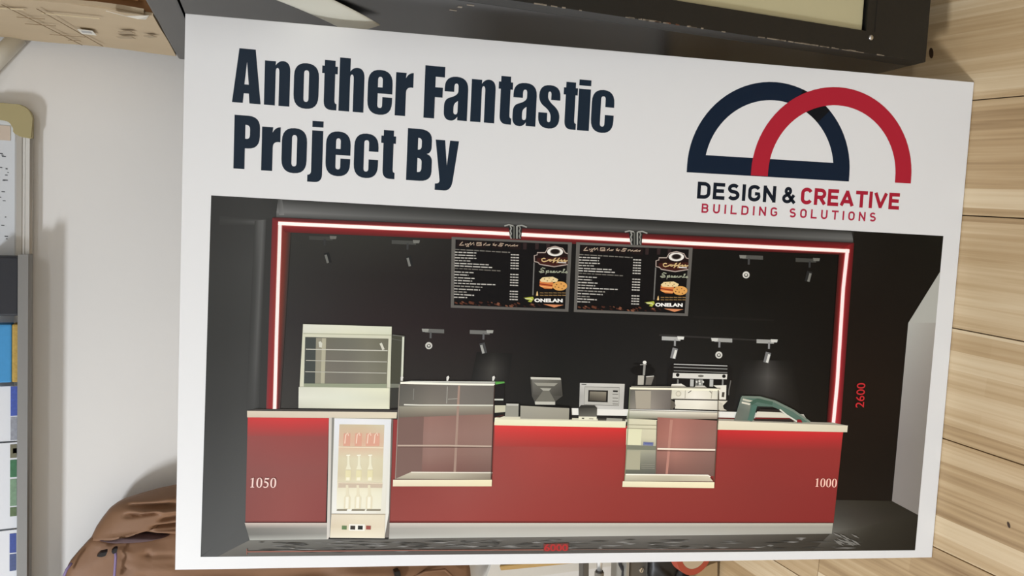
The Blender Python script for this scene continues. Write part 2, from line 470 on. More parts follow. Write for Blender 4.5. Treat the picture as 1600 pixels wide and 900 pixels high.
headline([(g, a, b, ymid(a, 222, .075)) for g, a, b in row2], lambda x: 0.1853 - 0.0083 * (x + 1.1327), 0.0742).build('headline_lettering', board, 'dark navy heavy lettering reading Project By')

# ---------- company logo: two arches and lettering
def arc(cx, cy, r, a0, a1, n=40):
    return [(cx + r * math.cos(a0 + (a1 - a0) * k / n), cy + r * math.sin(a0 + (a1 - a0) * k / n)) for k in range(n + 1)]
pi = math.pi
k = Ink(2)
cx, cy, R, r_ = -0.3369, 0.2315, 0.134, 0.1064
sk = lambda pts: [(x, y + 0.006 * (x - cx)) for x, y in pts]
a0 = math.asin((0.2482 - cy) / r_)
k.tris(*fill([sk([(cx + R, 0.2207)] + arc(cx, cy, R, 0, pi) + [(cx - R, 0.2207)]), sk(arc(cx, cy, r_, a0, pi - a0))]), (12, 27, 45), (1200, 220))
k.build('logo_arch', board, 'navy blue half-round arch of the logo')
k = Ink(4)
aa = math.atan2(P(1292, 178)[1] - cy, P(1292, 178)[0] - cx)
k.tris(*fill([sk(arc(cx, cy, R, aa, aa + 0.42, 10) + arc(cx, cy, r_, aa + 0.42, aa, 10))]), (8, 12, 18), (1270, 180))
cx, cy, R, r_ = -0.2316, 0.2302, 0.1355, 0.1077
sk = lambda pts: [(x, y + 0.012 * (x - cx)) for x, y in pts]
k.layer = 6
k.tris(*fill([sk([(cx + R, 0.2230)] + arc(cx, cy, R, 0, pi) + [(cx - R, 0.2230), (cx - r_, 0.2230)] + arc(cx, cy, r_, pi, 0) + [(cx + r_, 0.2230)])]), (158, 30, 46), (1300, 200))
k.build('logo_arch', board, 'crimson open arch of the logo')
def lettering(txt, x0, x1, y0, y1, col, at, slope=0.0, bold=0.0, space=1.0, layer=2, ink=None, shear=0.0):
    vs_, fs = text_faces(txt, bold, space, shear)
    k = ink or Ink(layer)
    k.tris(fit(vs_, x0, x1, y0, y1, slope), fs, col, at, up=False)
    return k
# plain technical capitals drawn with an even pen: (width, strokes), cap height 1, coordinates are pen centres in 0..1
def ar(cx, cy, rx, ry, a0, a1, n=8): return [(cx + rx * math.cos(math.radians(a0 + (a1 - a0) * t / n)), cy + ry * math.sin(math.radians(a0 + (a1 - a0) * t / n))) for t in range(n + 1)]
CAPS = {
 'D': (.62, [[(0, 0), (0, 1)], [(0, 1), (.5, 1)] + ar(.5, .7, .5, .3, 90, 0) + ar(.5, .3, .5, .3, 0, -90) + [(0, 0)]]),
 'E': (.54, [[(0, 0), (0, 1)], [(0, 1), (1, 1)], [(0, .52), (.9, .52)], [(0, 0), (1, 0)]]),
 'S': (.58, [ar(.5, .76, .46, .24, 30, 180, 8) + ar(.5, .74, .46, .22, 180, 250, 4) + ar(.5, .27, .5, .25, 75, 0, 5) + ar(.5, .27, .5, .27, 0, -150, 8)]),
 'I': (.0, [[(0, 0), (0, 1)]]),
 'G': (.60, [ar(.5, .72, .5, .28, 25, 180, 9) + ar(.5, .28, .5, .28, 180, 360, 10) + [(1, .46), (.56, .46)]]),
 'N': (.62, [[(0, 0), (0, 1)], [(0, 1), (1, 0)], [(1, 0), (1, 1)]]),
 'C': (.58, [ar(.5, .72, .5, .28, 20, 180, 9) + ar(.5, .28, .5, .28, 180, 340, 9)]),
 'R': (.60, [[(0, 0), (0, 1)], [(0, 1), (.6, 1)] + ar(.6, .73, .4, .27, 90, -90) + [(0, .46)], [(.5, .46), (1, 0)]]),
 'A': (.74, [[(0, 0), (.5, 1)], [(.5, 1), (1, 0)], [(.18, .26), (.82, .26)]]),
 'T': (.62, [[(.5, 0), (.5, 1)], [(0, 1), (1, 1)]]),
 'V': (.72, [[(0, 1), (.5, 0)], [(.5, 0), (1, 1)]]),
 'B': (.58, [[(0, 0), (0, 1)], [(0, 1), (.6, 1)] + ar(.6, .765, .34, .235, 90, -90) + [(0, .53)], [(.6, .53)] + ar(.6, .265, .4, .265, 90, -90) + [(0, 0)]]),
 'U': (.58, [[(0, 1)] + ar(.5, .3, .5, .3, 180, 360, 10) + [(1, 1)]]),
 'L': (.52, [[(0, 1), (0, 0)], [(0, 0), (1, 0)]]),
 'O': (.58, [ar(.5, .7, .5, .3, 0, 180, 10) + ar(.5, .3, .5, .3, 180, 360, 10) + [(1, .7)]]),
 '&': (.70, [[(1, 0), (.28, .66)] + ar(.42, .8, .22, .2, 220, -40, 9) + [(.14, .42)] + ar(.36, .24, .36, .24, 130, 330, 9) + [(.92, .42)]]),
}
def pen(txt, x0, x1, y0, cap, col, at, slope, th, gap, label):
    k = Ink(2)
    tot = sum(CAPS[c][0] + th for c in txt) + gap * (len(txt) - 1)
    sx = (x1 - x0) / tot; x = 0.0
    for ch in txt:
        wd, strokes = CAPS[ch]
        for st in strokes:
            pts = [(x0 + (x + th / 2 + px * wd) * sx, y0 + (th / 2 + py * (1 - th)) * cap) for px, py in st]
            n = len(pts); Lp, Rp = [], []; h = th * cap / 2
            for i, p in enumerate(pts):
                a = pts[max(i - 1, 0)]; b = pts[min(i + 1, n - 1)]
                dx, dy = b[0] - a[0], b[1] - a[1]; l = math.hypot(dx, dy) or 1e-9
                ex = 0
                if i == 0: ex = -h * .98
                if i == n - 1: ex = h * .98
                diag = abs(dx) > 1e-6 and abs(dy) > 1e-6 and n == 2
                if diag: ex *= 0.55
                if n > 2 and ch in 'SGC': ex = 0
                cx_, cy_ = p[0] + dx / l * ex, p[1] + dy / l * ex
                Lp.append((cx_ - dy / l * h, cy_ + dx / l * h)); Rp.append((cx_ + dy / l * h, cy_ - dx / l * h))
            vs_ = [(a, b + slope * (a - x0)) for a, b in Lp + Rp]
            k.tris(vs_, [[i, n + i, n + i + 1, i + 1] for i in range(n - 1)], col, at, up=False)
        x += wd + th + gap
    return k.build('company_lettering', board, label)
pen('DESIGN', -.4518, -.3236, .1812, .0256, (14, 22, 34), (1150, 300), 0.003, .215, .17, 'navy lettering reading DESIGN')
pen('&', -.3128, -.2912, .1816, .0258, (14, 22, 34), (1230, 305), 0.003, .20, .17, 'navy ampersand between DESIGN and CREATIVE')
pen('CREATIVE', -.2815, -.1133, .1817, .0262, (152, 28, 48), (1330, 310), 0.001, .215, .14, 'crimson lettering reading CREATIVE')
pen('BUILDING', -.4432, -.3190, .1598, .0142, (160, 36, 62), (1150, 333), 0.004, .19, .50, 'small crimson lettering reading BUILDING')
pen('SOLUTIONS', -.2990, -.1517, .1602, .0144, (160, 36, 62), (1300, 341), 0.004, .19, .50, 'small crimson lettering reading SOLUTIONS')

# ---------- the printed picture of the cafe counter
pk = Ink(1)
pk.poly([(330, 305.3), (1474, 368.7), (1429.5, 859.7), (313.4, 870.2)], (38, 37, 35))
picture = pk.build('printed_picture', board, 'dark printed picture of a red cafe counter with menu screens')
Z0 = 3   # first layer above the picture ground

# left wall (its greys include glare lying on the board), soffit, back wall, right wall, floor
k = Ink(Z0)
g = lambda v: (v, v, v - 2)
k.patch([(330.5, 306), (434, 311.5), (387, 818), (314, 869)],
        [[g(52), g(56), g(58), g(54)], [g(58), g(61), g(66), g(72)], [g(56), g(58), g(62), g(64)], [g(60), g(62), g(66), g(66)], [g(70), g(72), g(76), g(78)], [g(80), g(82), g(84), g(84)]])
k.patch([(343, 337), (415, 343), (415, 352), (343, 352)], [[g(58), g(58), g(62)], [g(62), g(72), g(98)], [g(58), g(60), g(66)]])
k.patch([(398, 345), (417, 343), (403, 640), (384, 640)], [[g(60), g(90), g(96), g(60)], [g(60), g(72), g(96), g(60)], [g(58), g(68), g(92), g(58)], [g(60), g(70), g(86), g(60)], [g(66), g(68), g(72), g(66)]])
k.poly([(416, 341), (430, 341), (421, 640), (404, 640)], g(56))
k.patch([(387, 816), (391, 843.5), (340, 869.2), (313.6, 870)], [[g(84), g(86)], [g(80), g(84)]])
k.build('printed_side_wall', picture)
k = Ink(Z0)
k.patch([(434.5, 311.5), (1330, 360.5), (1334, 380), (430, 340.5)],
        [[g(62), g(54), g(44), g(40), g(36), g(34), g(40)], [g(96), g(76), g(60), g(58), g(56), g(58), g(84)], [g(122), g(100), g(84), g(84), g(82), g(80), g(96)], [g(76), g(60), g(54), g(50), g(48), g(46), g(60)]])
k.patch([(434, 311), (441, 311.5), (444, 336), (436, 336)], [[g(70), g(96)], [g(118), g(128)]])
k.build('printed_soffit', picture)
k = Ink(Z0)
k.patch([(444, 355), (1318, 392), (1298, 662), (432, 642)],
        [[(54, 54, 50), (50, 50, 45), (32, 31, 28), (18, 16, 15), (14, 13, 11), (12, 11, 9), (10, 8, 6)],
         [(52, 51, 49), (40, 36, 34), (30, 25, 25), (20, 18, 17), (15, 14, 12), (12, 11, 9), (10, 8, 6)],
         [(52, 50, 49), (44, 36, 36), (36, 28, 28), (20, 19, 19), (24, 23, 22), (20, 19, 17), (12, 9, 7)],
         [(58, 56, 54), (46, 42, 40), (42, 38, 36), (26, 26, 24), (30, 29, 28), (26, 25, 23), (15, 12, 9)],
         [(64, 62, 58), (54, 50, 48), (40, 38, 37), (30, 30, 28), (32, 31, 30), (30, 28, 26), (18, 15, 11)]])
k.poly([(1083, 493.5), (1210, 499), (1209, 502), (1083, 497)], (24, 22, 20))
k.poly([(1030, 522), (1212, 532), (1212, 534), (1030, 525)], (44, 42, 40))
k.patch([(745, 550), (800, 552), (795, 600), (735, 598)], [[(24, 23, 22), (34, 33, 31), (24, 23, 22)], [(30, 29, 28), (66, 64, 60), (28, 27, 26)], [(34, 33, 32), (60, 58, 56), (30, 29, 28)]])
k.patch([(1160, 562), (1240, 564), (1250, 642), (1145, 640)], [[(24, 23, 21), (27, 26, 24), (50, 48, 46), (25, 24, 22), (19, 17, 15)], [(27, 26, 25), (44, 43, 41), (74, 72, 69), (42, 40, 37), (20, 18, 16)], [(30, 29, 27), (42, 41, 39), (54, 52, 50), (40, 38, 35), (23, 21, 18)], [(31, 30, 29), (32, 31, 29), (36, 34, 32), (30, 28, 26), (25, 22, 19)]])
k.build('printed_back_wall', picture)
k = Ink(Z0)
k.patch([(1334, 361), (1473.5, 369), (1429, 858), (1298, 834)],
        [[(20, 18, 15), (14, 12, 9), (14, 14, 10)], [(18, 12, 9), (16, 11, 8), (14, 10, 7)], [(24, 15, 10), (22, 14, 9), (16, 12, 8)], [(22, 14, 9), (18, 12, 8), (14, 10, 8)], [(24, 18, 13), (22, 17, 12), (18, 14, 10)]])
k.build('printed_dark_wall', picture)
k = Ink(Z0 + 3)
k.poly([(1469, 424), (1461.9, 504.6), (1419, 504.6)], (158, 158, 151))
k.patch([(1419, 504.4), (1461.9, 504.4), (1434.4, 804.6), (1393.4, 782.8)], [[(160, 160, 154), (146, 142, 135)], [(140, 137, 133), (126, 121, 115)], [(124, 119, 116), (118, 113, 107)], [(120, 115, 112), (114, 109, 104)]])  # downward darkening includes the shadow over the board's lower right, put into the ink
k.build('printed_white_wall', picture)
k = Ink(Z0 + 4)
k.patch([(391, 843), (1299, 832), (1429.4, 859.5), (340, 869.5)],
        [[(120, 118, 110), (112, 110, 104), (104, 101, 95), (106, 103, 97), (112, 108, 102), (112, 108, 102), (88, 84, 78), (60, 56, 48)],
         [(110, 107, 100), (98, 96, 90), (92, 88, 83), (86, 83, 78), (86, 83, 78), (86, 83, 78), (62, 58, 52), (38, 34, 28)],
         [(102, 99, 92), (98, 94, 88), (88, 83, 78), (82, 78, 73), (80, 76, 71), (76, 72, 66), (52, 48, 42), (36, 32, 26)]])
k.patch([(1306, 781), (1393.4, 782.7), (1434.4, 804.6), (1298, 834)], [[(50, 46, 41), (46, 43, 36), (40, 37, 30), (34, 31, 24)], [(62, 60, 55), (52, 48, 43), (40, 37, 31), (34, 31, 25)], [(98, 97, 91), (60, 57, 51), (44, 40, 34), (34, 31, 26)]])
k.patch([(1298, 833), (1434.4, 804.6), (1429.4, 859.6), (1270, 860.6)], [[(90, 88, 82), (48, 45, 38), (34, 31, 25)], [(60, 56, 50), (42, 39, 33), (32, 29, 23)]])
rnd = random.Random(3)
for i in range(150):                                   # stone-like marbling of the printed floor
    x = rnd.uniform(400, 1320); y = 846 + rnd.uniform(0, 17) - (x - 400) * 0.007
    l = rnd.uniform(8, 42); t = rnd.uniform(0.8, 2.6); v = rnd.choice([66, 74, 84, 112, 124, 134]) - (10 if x > 1050 else 0)
    k.poly([(x, y), (x + l * .5, y - t * .5), (x + l, y - .01 * l), (x + l * .6, y + t * .6)], (v, v - 2, v - 6), up=(i % 10 == 9))
for i in range(16):
    x = 1300 + rnd.uniform(0, 32); y = 832 + rnd.uniform(-4, 14)
    k.poly([(x, y), (x + 8, y + 3), (x + 13, y + 7), (x + 5, y + 4)], (112, 110, 105), up=False)
k.build('printed_floor', picture)

# red frame with the lit white line
k = Ink(Z0 + 14)
RD = (132, 34, 36)
def band(q, cols):                                     # colour runs across the band (from first edge to second)
    k.patch(q, [[c] for c in cols] if False else [list(cols)], None)
# left post: across x
k.patch([(425.5, 341), (456, 343), (438, 641), (416, 641)], [[(112, 44, 46), (128, 42, 44), (134, 50, 44), (110, 48, 40), (60, 52, 48)], [(118, 56, 58), (140, 56, 54), (142, 64, 52), (108, 56, 46), (58, 52, 49)], [(128, 60, 62), (150, 44, 46), (150, 48, 46), (112, 40, 40), (62, 54, 52)]])
# lintel: across y
k.patch([(426, 339.5), (1334, 379.5), (1318, 398), (446, 363)],
        [[(84, 40, 40), (80, 34, 34), (72, 30, 30), (66, 24, 24), (72, 22, 24)], [(128, 42, 44), (126, 38, 40), (116, 30, 33), (110, 24, 28), (116, 24, 28)], [(134, 40, 42), (130, 36, 38), (122, 30, 32), (112, 24, 27), (112, 24, 27)], [(96, 38, 36), (92, 34, 33), (84, 28, 28), (80, 20, 22), (70, 22, 22)]])
# right post
k.patch([(1311, 388), (1334, 380), (1313, 665), (1291, 664)], [[(60, 22, 20), (118, 26, 28), (128, 30, 34), (84, 20, 22)], [(48, 14, 12), (120, 30, 30), (140, 34, 40), (84, 20, 24)], [(56, 14, 14), (146, 34, 38), (170, 44, 52), (104, 26, 30)]])
WL = (255, 244, 238)
HALO = (180, 96, 90)
for wd, c in ((7.6, HALO), (5.2, WL)):
    k.stroke([(429.2, 641), (433, 500), (437.8, 349.2), (437.6, 349.0)], wd, c, up=False)
    k.stroke([(434.8, 349), (710, 361), (1080, 380.3), (1326.6, 392.2)], wd, c, up=False)
    k.stroke([(1323.6, 389.2), (1317, 450), (1307.5, 600), (1301.3, 664)], wd, (252, 226, 224) if wd < 7 else (176, 84, 88))
# two bundles of grey profile brackets over the lintel
for bx, by in ((805, 362), (993, 371.5)):
    k.poly([(bx - 11, by - 10), (bx + 11, by - 9), (bx + 9, by + 12), (bx - 8, by + 11)], (34, 34, 33))
    k.stroke([(bx - 17, by - 9), (bx - 10, by - 11), (bx - 3, by - 9)], 2.2, (150, 150, 144), up=False)
    k.stroke([(bx + 3, by - 9), (bx + 10, by - 10), (bx + 18, by - 7)], 2.2, (150, 150, 144), up=False)
    for dx, v in ((-7, 146), (-2, 96), (2.5, 150), (7, 120)):
        k.stroke([(bx + dx + (0.8 if i % 2 else -0.8) * (abs(dx) > 5), by - 9 + i * 4) for i in range(6)], 2.2, (v, v, v - 6), up=False)
    k.layer += 1
k.build('printed_light_frame', picture, 'red frame with a glowing white line around the counter')

# track spots: (rail x0, rail x1, y, slope, head kind, head x, head y)
def spot(x0, x1, y, hx, hy, kind, v, joint):
    k = Ink(Z0 + 4)
    sl = 0.04
    k.poly([(x0, y - 3), (x1, y - 3 + sl * (x1 - x0)), (x1, y + 3 + sl * (x1 - x0)), (x0, y + 3)], (v, v, v - 4))
    je = x0 if joint == 'l' else x1
    k.poly([(je - 5, y - 3), (je + 6, y - 2.5), (je + 5, y + 2), (je - 4, y + 2)], (v + 45, v + 45, v + 38))
    jx = (x0 + x1) / 2 + (6 if joint == 'r' else -6)
    k.stroke([(jx, y + 2), (jx - .3, y + 12)], 3, (int(v * .85),) * 3)
    if kind == 'disc':
        k.oval(hx, hy, 5.5, 5.5, (200, 198, 190)); k.oval(hx, hy + .5, 3.2, 3, (90, 90, 86)); k.oval(hx, hy, 1.5, 1.5, (220, 218, 208))
    else:
        d = 1 if kind == 'r' else -1
        k.stroke([(hx - 2 * d, hy - 8), (hx + 2 * d, hy + 8)], 8.4, (max(v - 42, 34),) * 3)
        k.stroke([(hx - 3.2 * d, hy - 5), (hx + .4 * d, hy + 8)], 3.6, (min(v + 50, 214), min(v + 50, 214), min(v + 44, 206)))
    k.build('printed_spotlight', picture)
spot(483, 520, 371.5, 512, 403, 'r', 66, 'r'); spot(612, 650, 378, 640, 408, 'r', 74, 'r')
spot(1160, 1192, 401.5, 1165.5, 429.5, 'disc', 78, 'l'); spot(1243, 1275, 406, 1263, 432, 'l', 62, 'r')
spot(664, 694, 516.5, 670, 540, 'disc', 104, 'l'); spot(734, 765, 518.5, 755, 544, 'r', 112, 'r')
spot(1034, 1063, 528.5, 1053, 552, 'l', 168, 'r'); spot(1116, 1144, 531, 1123, 554.5, 'disc', 150, 'l'); spot(1182, 1209, 533, 1198.5, 558.5, 'l', 152, 'r')

# menu screens
MA = [(705.6, 370.1), (893.4, 378.8), (887.9, 487.1), (704.2, 480.6)]
MB = [(900.1, 378.4), (1082, 387), (1074.4, 493.8), (896.3, 487.4)]
ZQ = [(108, 70), (1408, 130), (1370, 880), (98, 835)]
def inv_bil(q, p):
    u = v = 0.5
    for _ in range(12):
        f = [(q[0][d] * (1 - u) + q[1][d] * u) * (1 - v) + (q[3][d] * (1 - u) + q[2][d] * u) * v - p[d] for d in (0, 1)]
        du = [(q[1][d] - q[0][d]) * (1 - v) + (q[2][d] - q[3][d]) * v for d in (0, 1)]
        dv = [(q[3][d] - q[0][d]) * (1 - u) + (q[2][d] - q[1][d]) * u for d in (0, 1)]
        det = du[0] * dv[1] - du[1] * dv[0]
        u -= (f[0] * dv[1] - f[1] * dv[0]) / det; v -= (du[0] * f[1] - du[1] * f[0]) / det
    return u, v
SCRIPT = {  # rough pen strokes for the cursive words, unit boxes
 'coffee': [[(.16, .25), (.1, .1), (.02, .3), (.03, .75), (.1, .95), (.22, .75), (.28, .5), (.34, .45), (.4, .6), (.36, .85), (.3, .75), (.34, .5), (.44, .6), (.52, .3), (.56, 0.0), (.5, .2), (.46, 1.0), (.43, 1.25), (.52, .7), (.6, .6), (.68, .25), (.7, .02), (.64, .3), (.6, 1.0), (.58, 1.25), (.66, .75), (.74, .7), (.8, .55), (.76, .45), (.73, .75), (.78, .9), (.86, .7), (.92, .55), (.88, .45), (.85, .75), (.9, .92), (1.0, .65)]],
 'specials': [[(.22, .05), (.12, -.1), (.06, .2), (.16, .5), (.18, .8), (.06, .95), (.0, .75), (.12, .6)], [(.26, .5), (.24, 1.3), (.28, .55), (.34, .45), (.35, .8), (.28, .85)], [(.38, .75), (.45, .55), (.41, .5), (.39, .85), (.48, .8), (.56, .5), (.5, .55), (.5, .85), (.58, .8), (.63, .5), (.63, .85), (.7, .75), (.76, .5), (.7, .55), (.69, .85), (.77, .5), (.79, .85), (.85, .6), (.9, 0.0), (.86, .1), (.84, .85), (.92, .75), (.97, .5), (.99, .8), (.93, .9)]],
 'title': [[(.06, .0), (.02, .6), (.0, .9), (.08, .85)], [(.11, .4), (.1, .8), (.15, .4), (.16, 1.2), (.12, 1.2), (.2, .1), (.19, .8), (.25, .1), (.25, .8)], [(.31, .1), (.29, .85), (.3, .1), (.38, .1), (.37, .4), (.31, .45), (.38, .5), (.38, .8), (.3, .85)], [(.42, .4), (.41, .8), (.46, .1), (.45, .8), (.5, .5), (.48, .8), (.53, .4), (.51, .8)], [(.62, .85), (.57, .3), (.6, .1), (.57, .7), (.64, .5)], [(.76, .2), (.7, .1), (.68, .4), (.74, .6), (.72, .85), (.66, .75)], [(.78, .8), (.79, .45), (.83, .45), (.83, .8), (.87, .45), (.87, .8), (.92, .5), (.9, .8), (.95, .3), (.93, .8), (.97, .6), (1., .45), (.98, .8)]],
}
def menu(MQ, label):
    def m(p):
        u, v = inv_bil(ZQ, p)
        return tuple((MQ[0][d] * (1 - u) + MQ[1][d] * u) * (1 - v) + (MQ[3][d] * (1 - u) + MQ[2][d] * u) * v for d in (0, 1))
    ms = lambda pts: [m(p) for p in pts]
    k = Ink(Z0 + 22)
    k.poly(MQ, (96, 93, 88))
    k.poly(ms([(150, 98), (1365, 150), (1333, 850), (132, 808)]), (10, 8, 9))
    for i in range(4):                                  # dark red glow behind the title and the upper stripes
        k.poly(ms([(170 + i * 190, 104 + i * 8), (290 + i * 190, 110 + i * 8), (280 + i * 190, 185 + i * 8), (160 + i * 190, 178 + i * 8)]), (24, 13, 13), up=False)
    for i, x in enumerate((880, 1010, 1130)):
        k.poly(ms([(x, 134 + i * 4), (x + 40, 136 + i * 4), (x + 36, 205), (x, 205)]), (46, 32, 32), up=False)
    k.layer += 1
    for st in SCRIPT['title']:
        k.stroke(ms([(190 + a * 635, 122 + b * 42 + a * 18) for a, b in st]), 1.2, (190, 168, 146), up=False)
    lines = [(205, 740, 34, 116), (235, 375, 10, 190), (265, 365, 9, 190), (295, 375, 9, 186), (325, 310, 6, 176), (355, 508, 17, 190), (382, 545, 20, 196), (410, 635, 28, 110), (448, 345, 10, 186), (478, 290, 7, 190), (510, 355, 10, 190), (540, 330, 9, 180), (570, 580, 18, 190), (600, 440, 15, 150), (632, 415, 13, 186), (663, 270, 5, 150), (690, 350, 12, 196), (722, 275, 5, 186)]
    rr = random.Random(11)
    for y, x1, dy, v in lines:
        x = 142 - (y - 205) * 0.02; sl = dy / max(1, x1 - 140)
        while x < x1:
            wl = min(rr.uniform(26, 80), x1 - x)
            y0 = y + sl * (x - 140)
            k.poly(ms([(x, y0 - 6), (x + wl, y0 - 6 + sl * wl), (x + wl, y0 + 5 + sl * wl), (x, y0 + 5)]), (v, v - 4, v - 12), up=False)
            x += wl + 9
    for y in (262, 292, 322, 352, 380, 410, 475, 505, 535, 563, 592, 657, 687, 715, 745):
        x = 747 - (y - 262) * 0.028
        for a, b in ((0, 20), (25, 52), (57, 88)):
            k.poly(ms([(x + a, y - 6 + a * .04), (x + b, y - 6 + b * .04), (x + b, y + 6 + b * .04), (x + a, y + 6 + a * .04)]), (190, 186, 178), up=False)
    k.layer += 1
    k.stroke(ms([(998, 345), (985, 700)]), 1.9, (112, 110, 106))
    badge = [(1362, 252), (1335, 242), (1308, 196), (1225, 172), (1146, 192), (1118, 240), (1032, 240), (1032, 264), (1000, 272), (1000, 335), (1040, 345), (1060, 366), (1215, 392), (1360, 368)]
    k.poly(ms(badge), (26, 10, 9)); k.poly(ms([(1030, 300), (1362, 290), (1360, 366), (1215, 390), (1062, 364), (1030, 340)]), (58, 22, 16))
    k.stroke(ms(badge), 1.5, (176, 160, 150))
    k.poly(ms([(1225 + 86 * math.cos(t * pi / 12), 231 + 47 * math.sin(t * pi / 12)) for t in range(24)]), (226, 222, 214))
    k.poly(ms([(1225 + 56 * math.cos(t * pi / 12), 229 + 31 * math.sin(t * pi / 12)) for t in range(24)]), (120, 112, 104))
    k.poly(ms([(1225 + 46 * math.cos(t * pi / 12), 228 + 25 * math.sin(t * pi / 12)) for t in range(24)]), (22, 14, 12))
    for st in SCRIPT['coffee']:
        k.stroke(ms([(1075 + a * 285, 296 + b * 44) for a, b in st]), 1.5, (216, 186, 132), up=False)
    k.stroke(ms([(1255, 346), (1345, 350)]), 1.3, (236, 232, 224), up=False)
    for st in SCRIPT['specials']:
        k.stroke(ms([(1050 + a * 310, 408 + b * 50 + a * 8) for a, b in st]), 1.4, (166, 170, 148), up=False)
    k.layer += 1
    k.poly(ms([(1060, 545), (1200, 552), (1215, 600), (1190, 632), (1110, 628), (1055, 600)]), (206, 120, 62))
    k.poly(ms([(1058, 570), (1200, 590), (1198, 604), (1056, 584)]), (140, 52, 26)); k.poly(ms([(1062, 598), (1195, 612), (1190, 622), (1072, 610)]), (232, 170, 104))
    k.poly(ms([(1058, 535), (1090, 506), (1200, 500), (1258, 528), (1245, 556), (1150, 562), (1075, 556)]), (226, 202, 150))
    for a, b in ((1110, 525), (1160, 515), (1205, 530), (1140, 545), (1190, 548)):
        k.poly(ms([(a - 9, b), (a, b - 6), (a + 9, b), (a, b + 6)]), (120, 96, 52), up=False)
    k.layer += 1
    k.poly(ms([(1275 + 80 * math.cos(t * pi / 10), 600 + 50 * math.sin(t * pi / 10)) for t in range(20)]), (214, 156, 84))
    for a, b in ((1240, 585), (1290, 578), (1262, 615), (1320, 600), (1300, 630), (1225, 610)):
        k.poly(ms([(a - 9, b), (a, b - 7), (a + 9, b), (a, b + 7)]), (98, 52, 24), up=False)
    k.layer += 1
    k.poly(ms([(1018, 704), (1026, 665), (1034, 655), (1042, 704)]), (226, 190, 130), up=False)
    for y in (674, 700):
        x = 1060
        while x < 1325:
            k.poly(ms([(x, y - 5), (x + 40, y - 3), (x + 40, y + 5), (x, y + 4)]), (140, 110, 68), up=False); x += 48
    k.poly(ms([(880, 728), (985, 716), (994, 740), (965, 776), (930, 768), (950, 752), (905, 745), (930, 738)]), (170, 176, 70))
    k.stroke(ms([(900, 736), (960, 738), (975, 752)]), 1.0, (226, 226, 190))
    vs_, fs = text_faces('ONELAN', 0.05, 1.0, 0.0)
    vv = fit(vs_, 0, 1, 0, 1)
    k.tris([P(*m((1000 + a * 305, 774 - b * 40 + a * 4))) for a, b in vv], fs, (238, 236, 230), MQ[2])
    for i in range(34):
        x = rr.uniform(140, 1090); y = 782 + rr.uniform(-18, 22) + x * .02; s = rr.uniform(10, 24)
        k.poly(ms([(x + s * math.cos(t * pi / 4), y + s * .6 * math.sin(t * pi / 4 + .6)) for t in range(8)]), rr.choice([(70, 38, 28), (92, 52, 36), (120, 76, 56), (48, 24, 18)]), up=False)
    k.layer += 1
    k.poly(ms([(1095, 796), (1315, 804), (1215, 832)]), (206, 134, 92))
    k.build('printed_menu_screen', picture, label)
menu(MA, 'left menu screen with price list, coffee badge and cookies')
menu(MB, 'right menu screen with price list, coffee badge and cookies')

# counter fronts, plinth and tops
k = Ink(Z0 + 9)
k.patch([(387.3, 652), (514, 653), (509, 816), (383.4, 816)], [[(160, 76, 72), (160, 74, 70), (156, 72, 70)], [(148, 80, 76), (150, 78, 74), (146, 76, 72)], [(140, 82, 77), (144, 82, 77), (142, 80, 75)], [(138, 78, 73), (146, 81, 75), (141, 75, 71)], [(138, 76, 70), (146, 80, 74), (140, 72, 68)]])
k.patch([(387.3, 652), (514, 653), (513, 682), (386.6, 681)], [[(206, 64, 64), (214, 64, 64), (206, 64, 64)], [(184, 68, 66), (188, 66, 65), (182, 66, 65)], [(158, 76, 72), (159, 74, 70), (155, 73, 70)]])
k.patch([(608, 655), (1317, 674), (1302, 817), (606, 816)],
        [[(150, 60, 58), (152, 70, 66), (164, 66, 62), (160, 56, 52), (148, 54, 52), (140, 48, 46), (140, 46, 44)],
         [(144, 62, 58), (150, 73, 68), (158, 68, 62), (152, 57, 52), (144, 55, 51), (134, 50, 46), (134, 46, 43)],
         [(140, 66, 60), (150, 76, 70), (148, 65, 59), (142, 57, 51), (136, 55, 49), (128, 49, 45), (126, 43, 41)],
         [(146, 72, 66), (150, 70, 64), (144, 60, 54), (138, 54, 48), (132, 50, 46), (126, 46, 42), (122, 40, 38)]])
k.patch([(773, 663), (978, 667.5), (978, 700), (773, 697)], [[(216, 66, 64), (214, 58, 56), (206, 52, 50)], [(190, 66, 62), (186, 57, 53), (178, 52, 49)], [(162, 67, 62), (159, 57, 52), (152, 54, 51)]])
k.patch([(1120, 670.5), (1317, 675), (1313, 704), (1120, 700)], [[(192, 46, 48), (198, 46, 48), (186, 44, 46)], [(164, 47, 47), (168, 47, 46), (160, 45, 45)], [(138, 49, 46), (138, 48, 45), (135, 46, 43)]])
k.stroke([(383.4, 815.4), (510, 815.4)], 1.4, (96, 44, 40), up=False); k.stroke([(606, 814.6), (1301, 816.2)], 1.4, (90, 34, 30))
k.build('printed_counter_front', picture, 'glossy red counter front lit along its upper edge')
k = Ink(Z0 + 18)
k.patch([(382.6, 816.6), (1301, 817.2), (1299, 833.5), (390.5, 843.6)],
        [[(214, 198, 186), (210, 200, 190), (206, 198, 186), (198, 192, 180), (186, 180, 168), (172, 168, 154)],
         [(128, 125, 118), (168, 164, 156), (176, 172, 163), (168, 165, 156), (158, 155, 145), (146, 143, 133)],
         [(120, 118, 112), (164, 161, 153), (182, 179, 170), (180, 177, 168), (164, 161, 152), (148, 146, 136)],
         [(176, 176, 168), (192, 192, 184), (186, 185, 177), (184, 182, 174), (168, 166, 158), (140, 138, 130)]])
k.build('printed_plinth', picture)
CRM = (226, 216, 196); CRM2 = (238, 232, 206)
k = Ink(Z0 + 22)
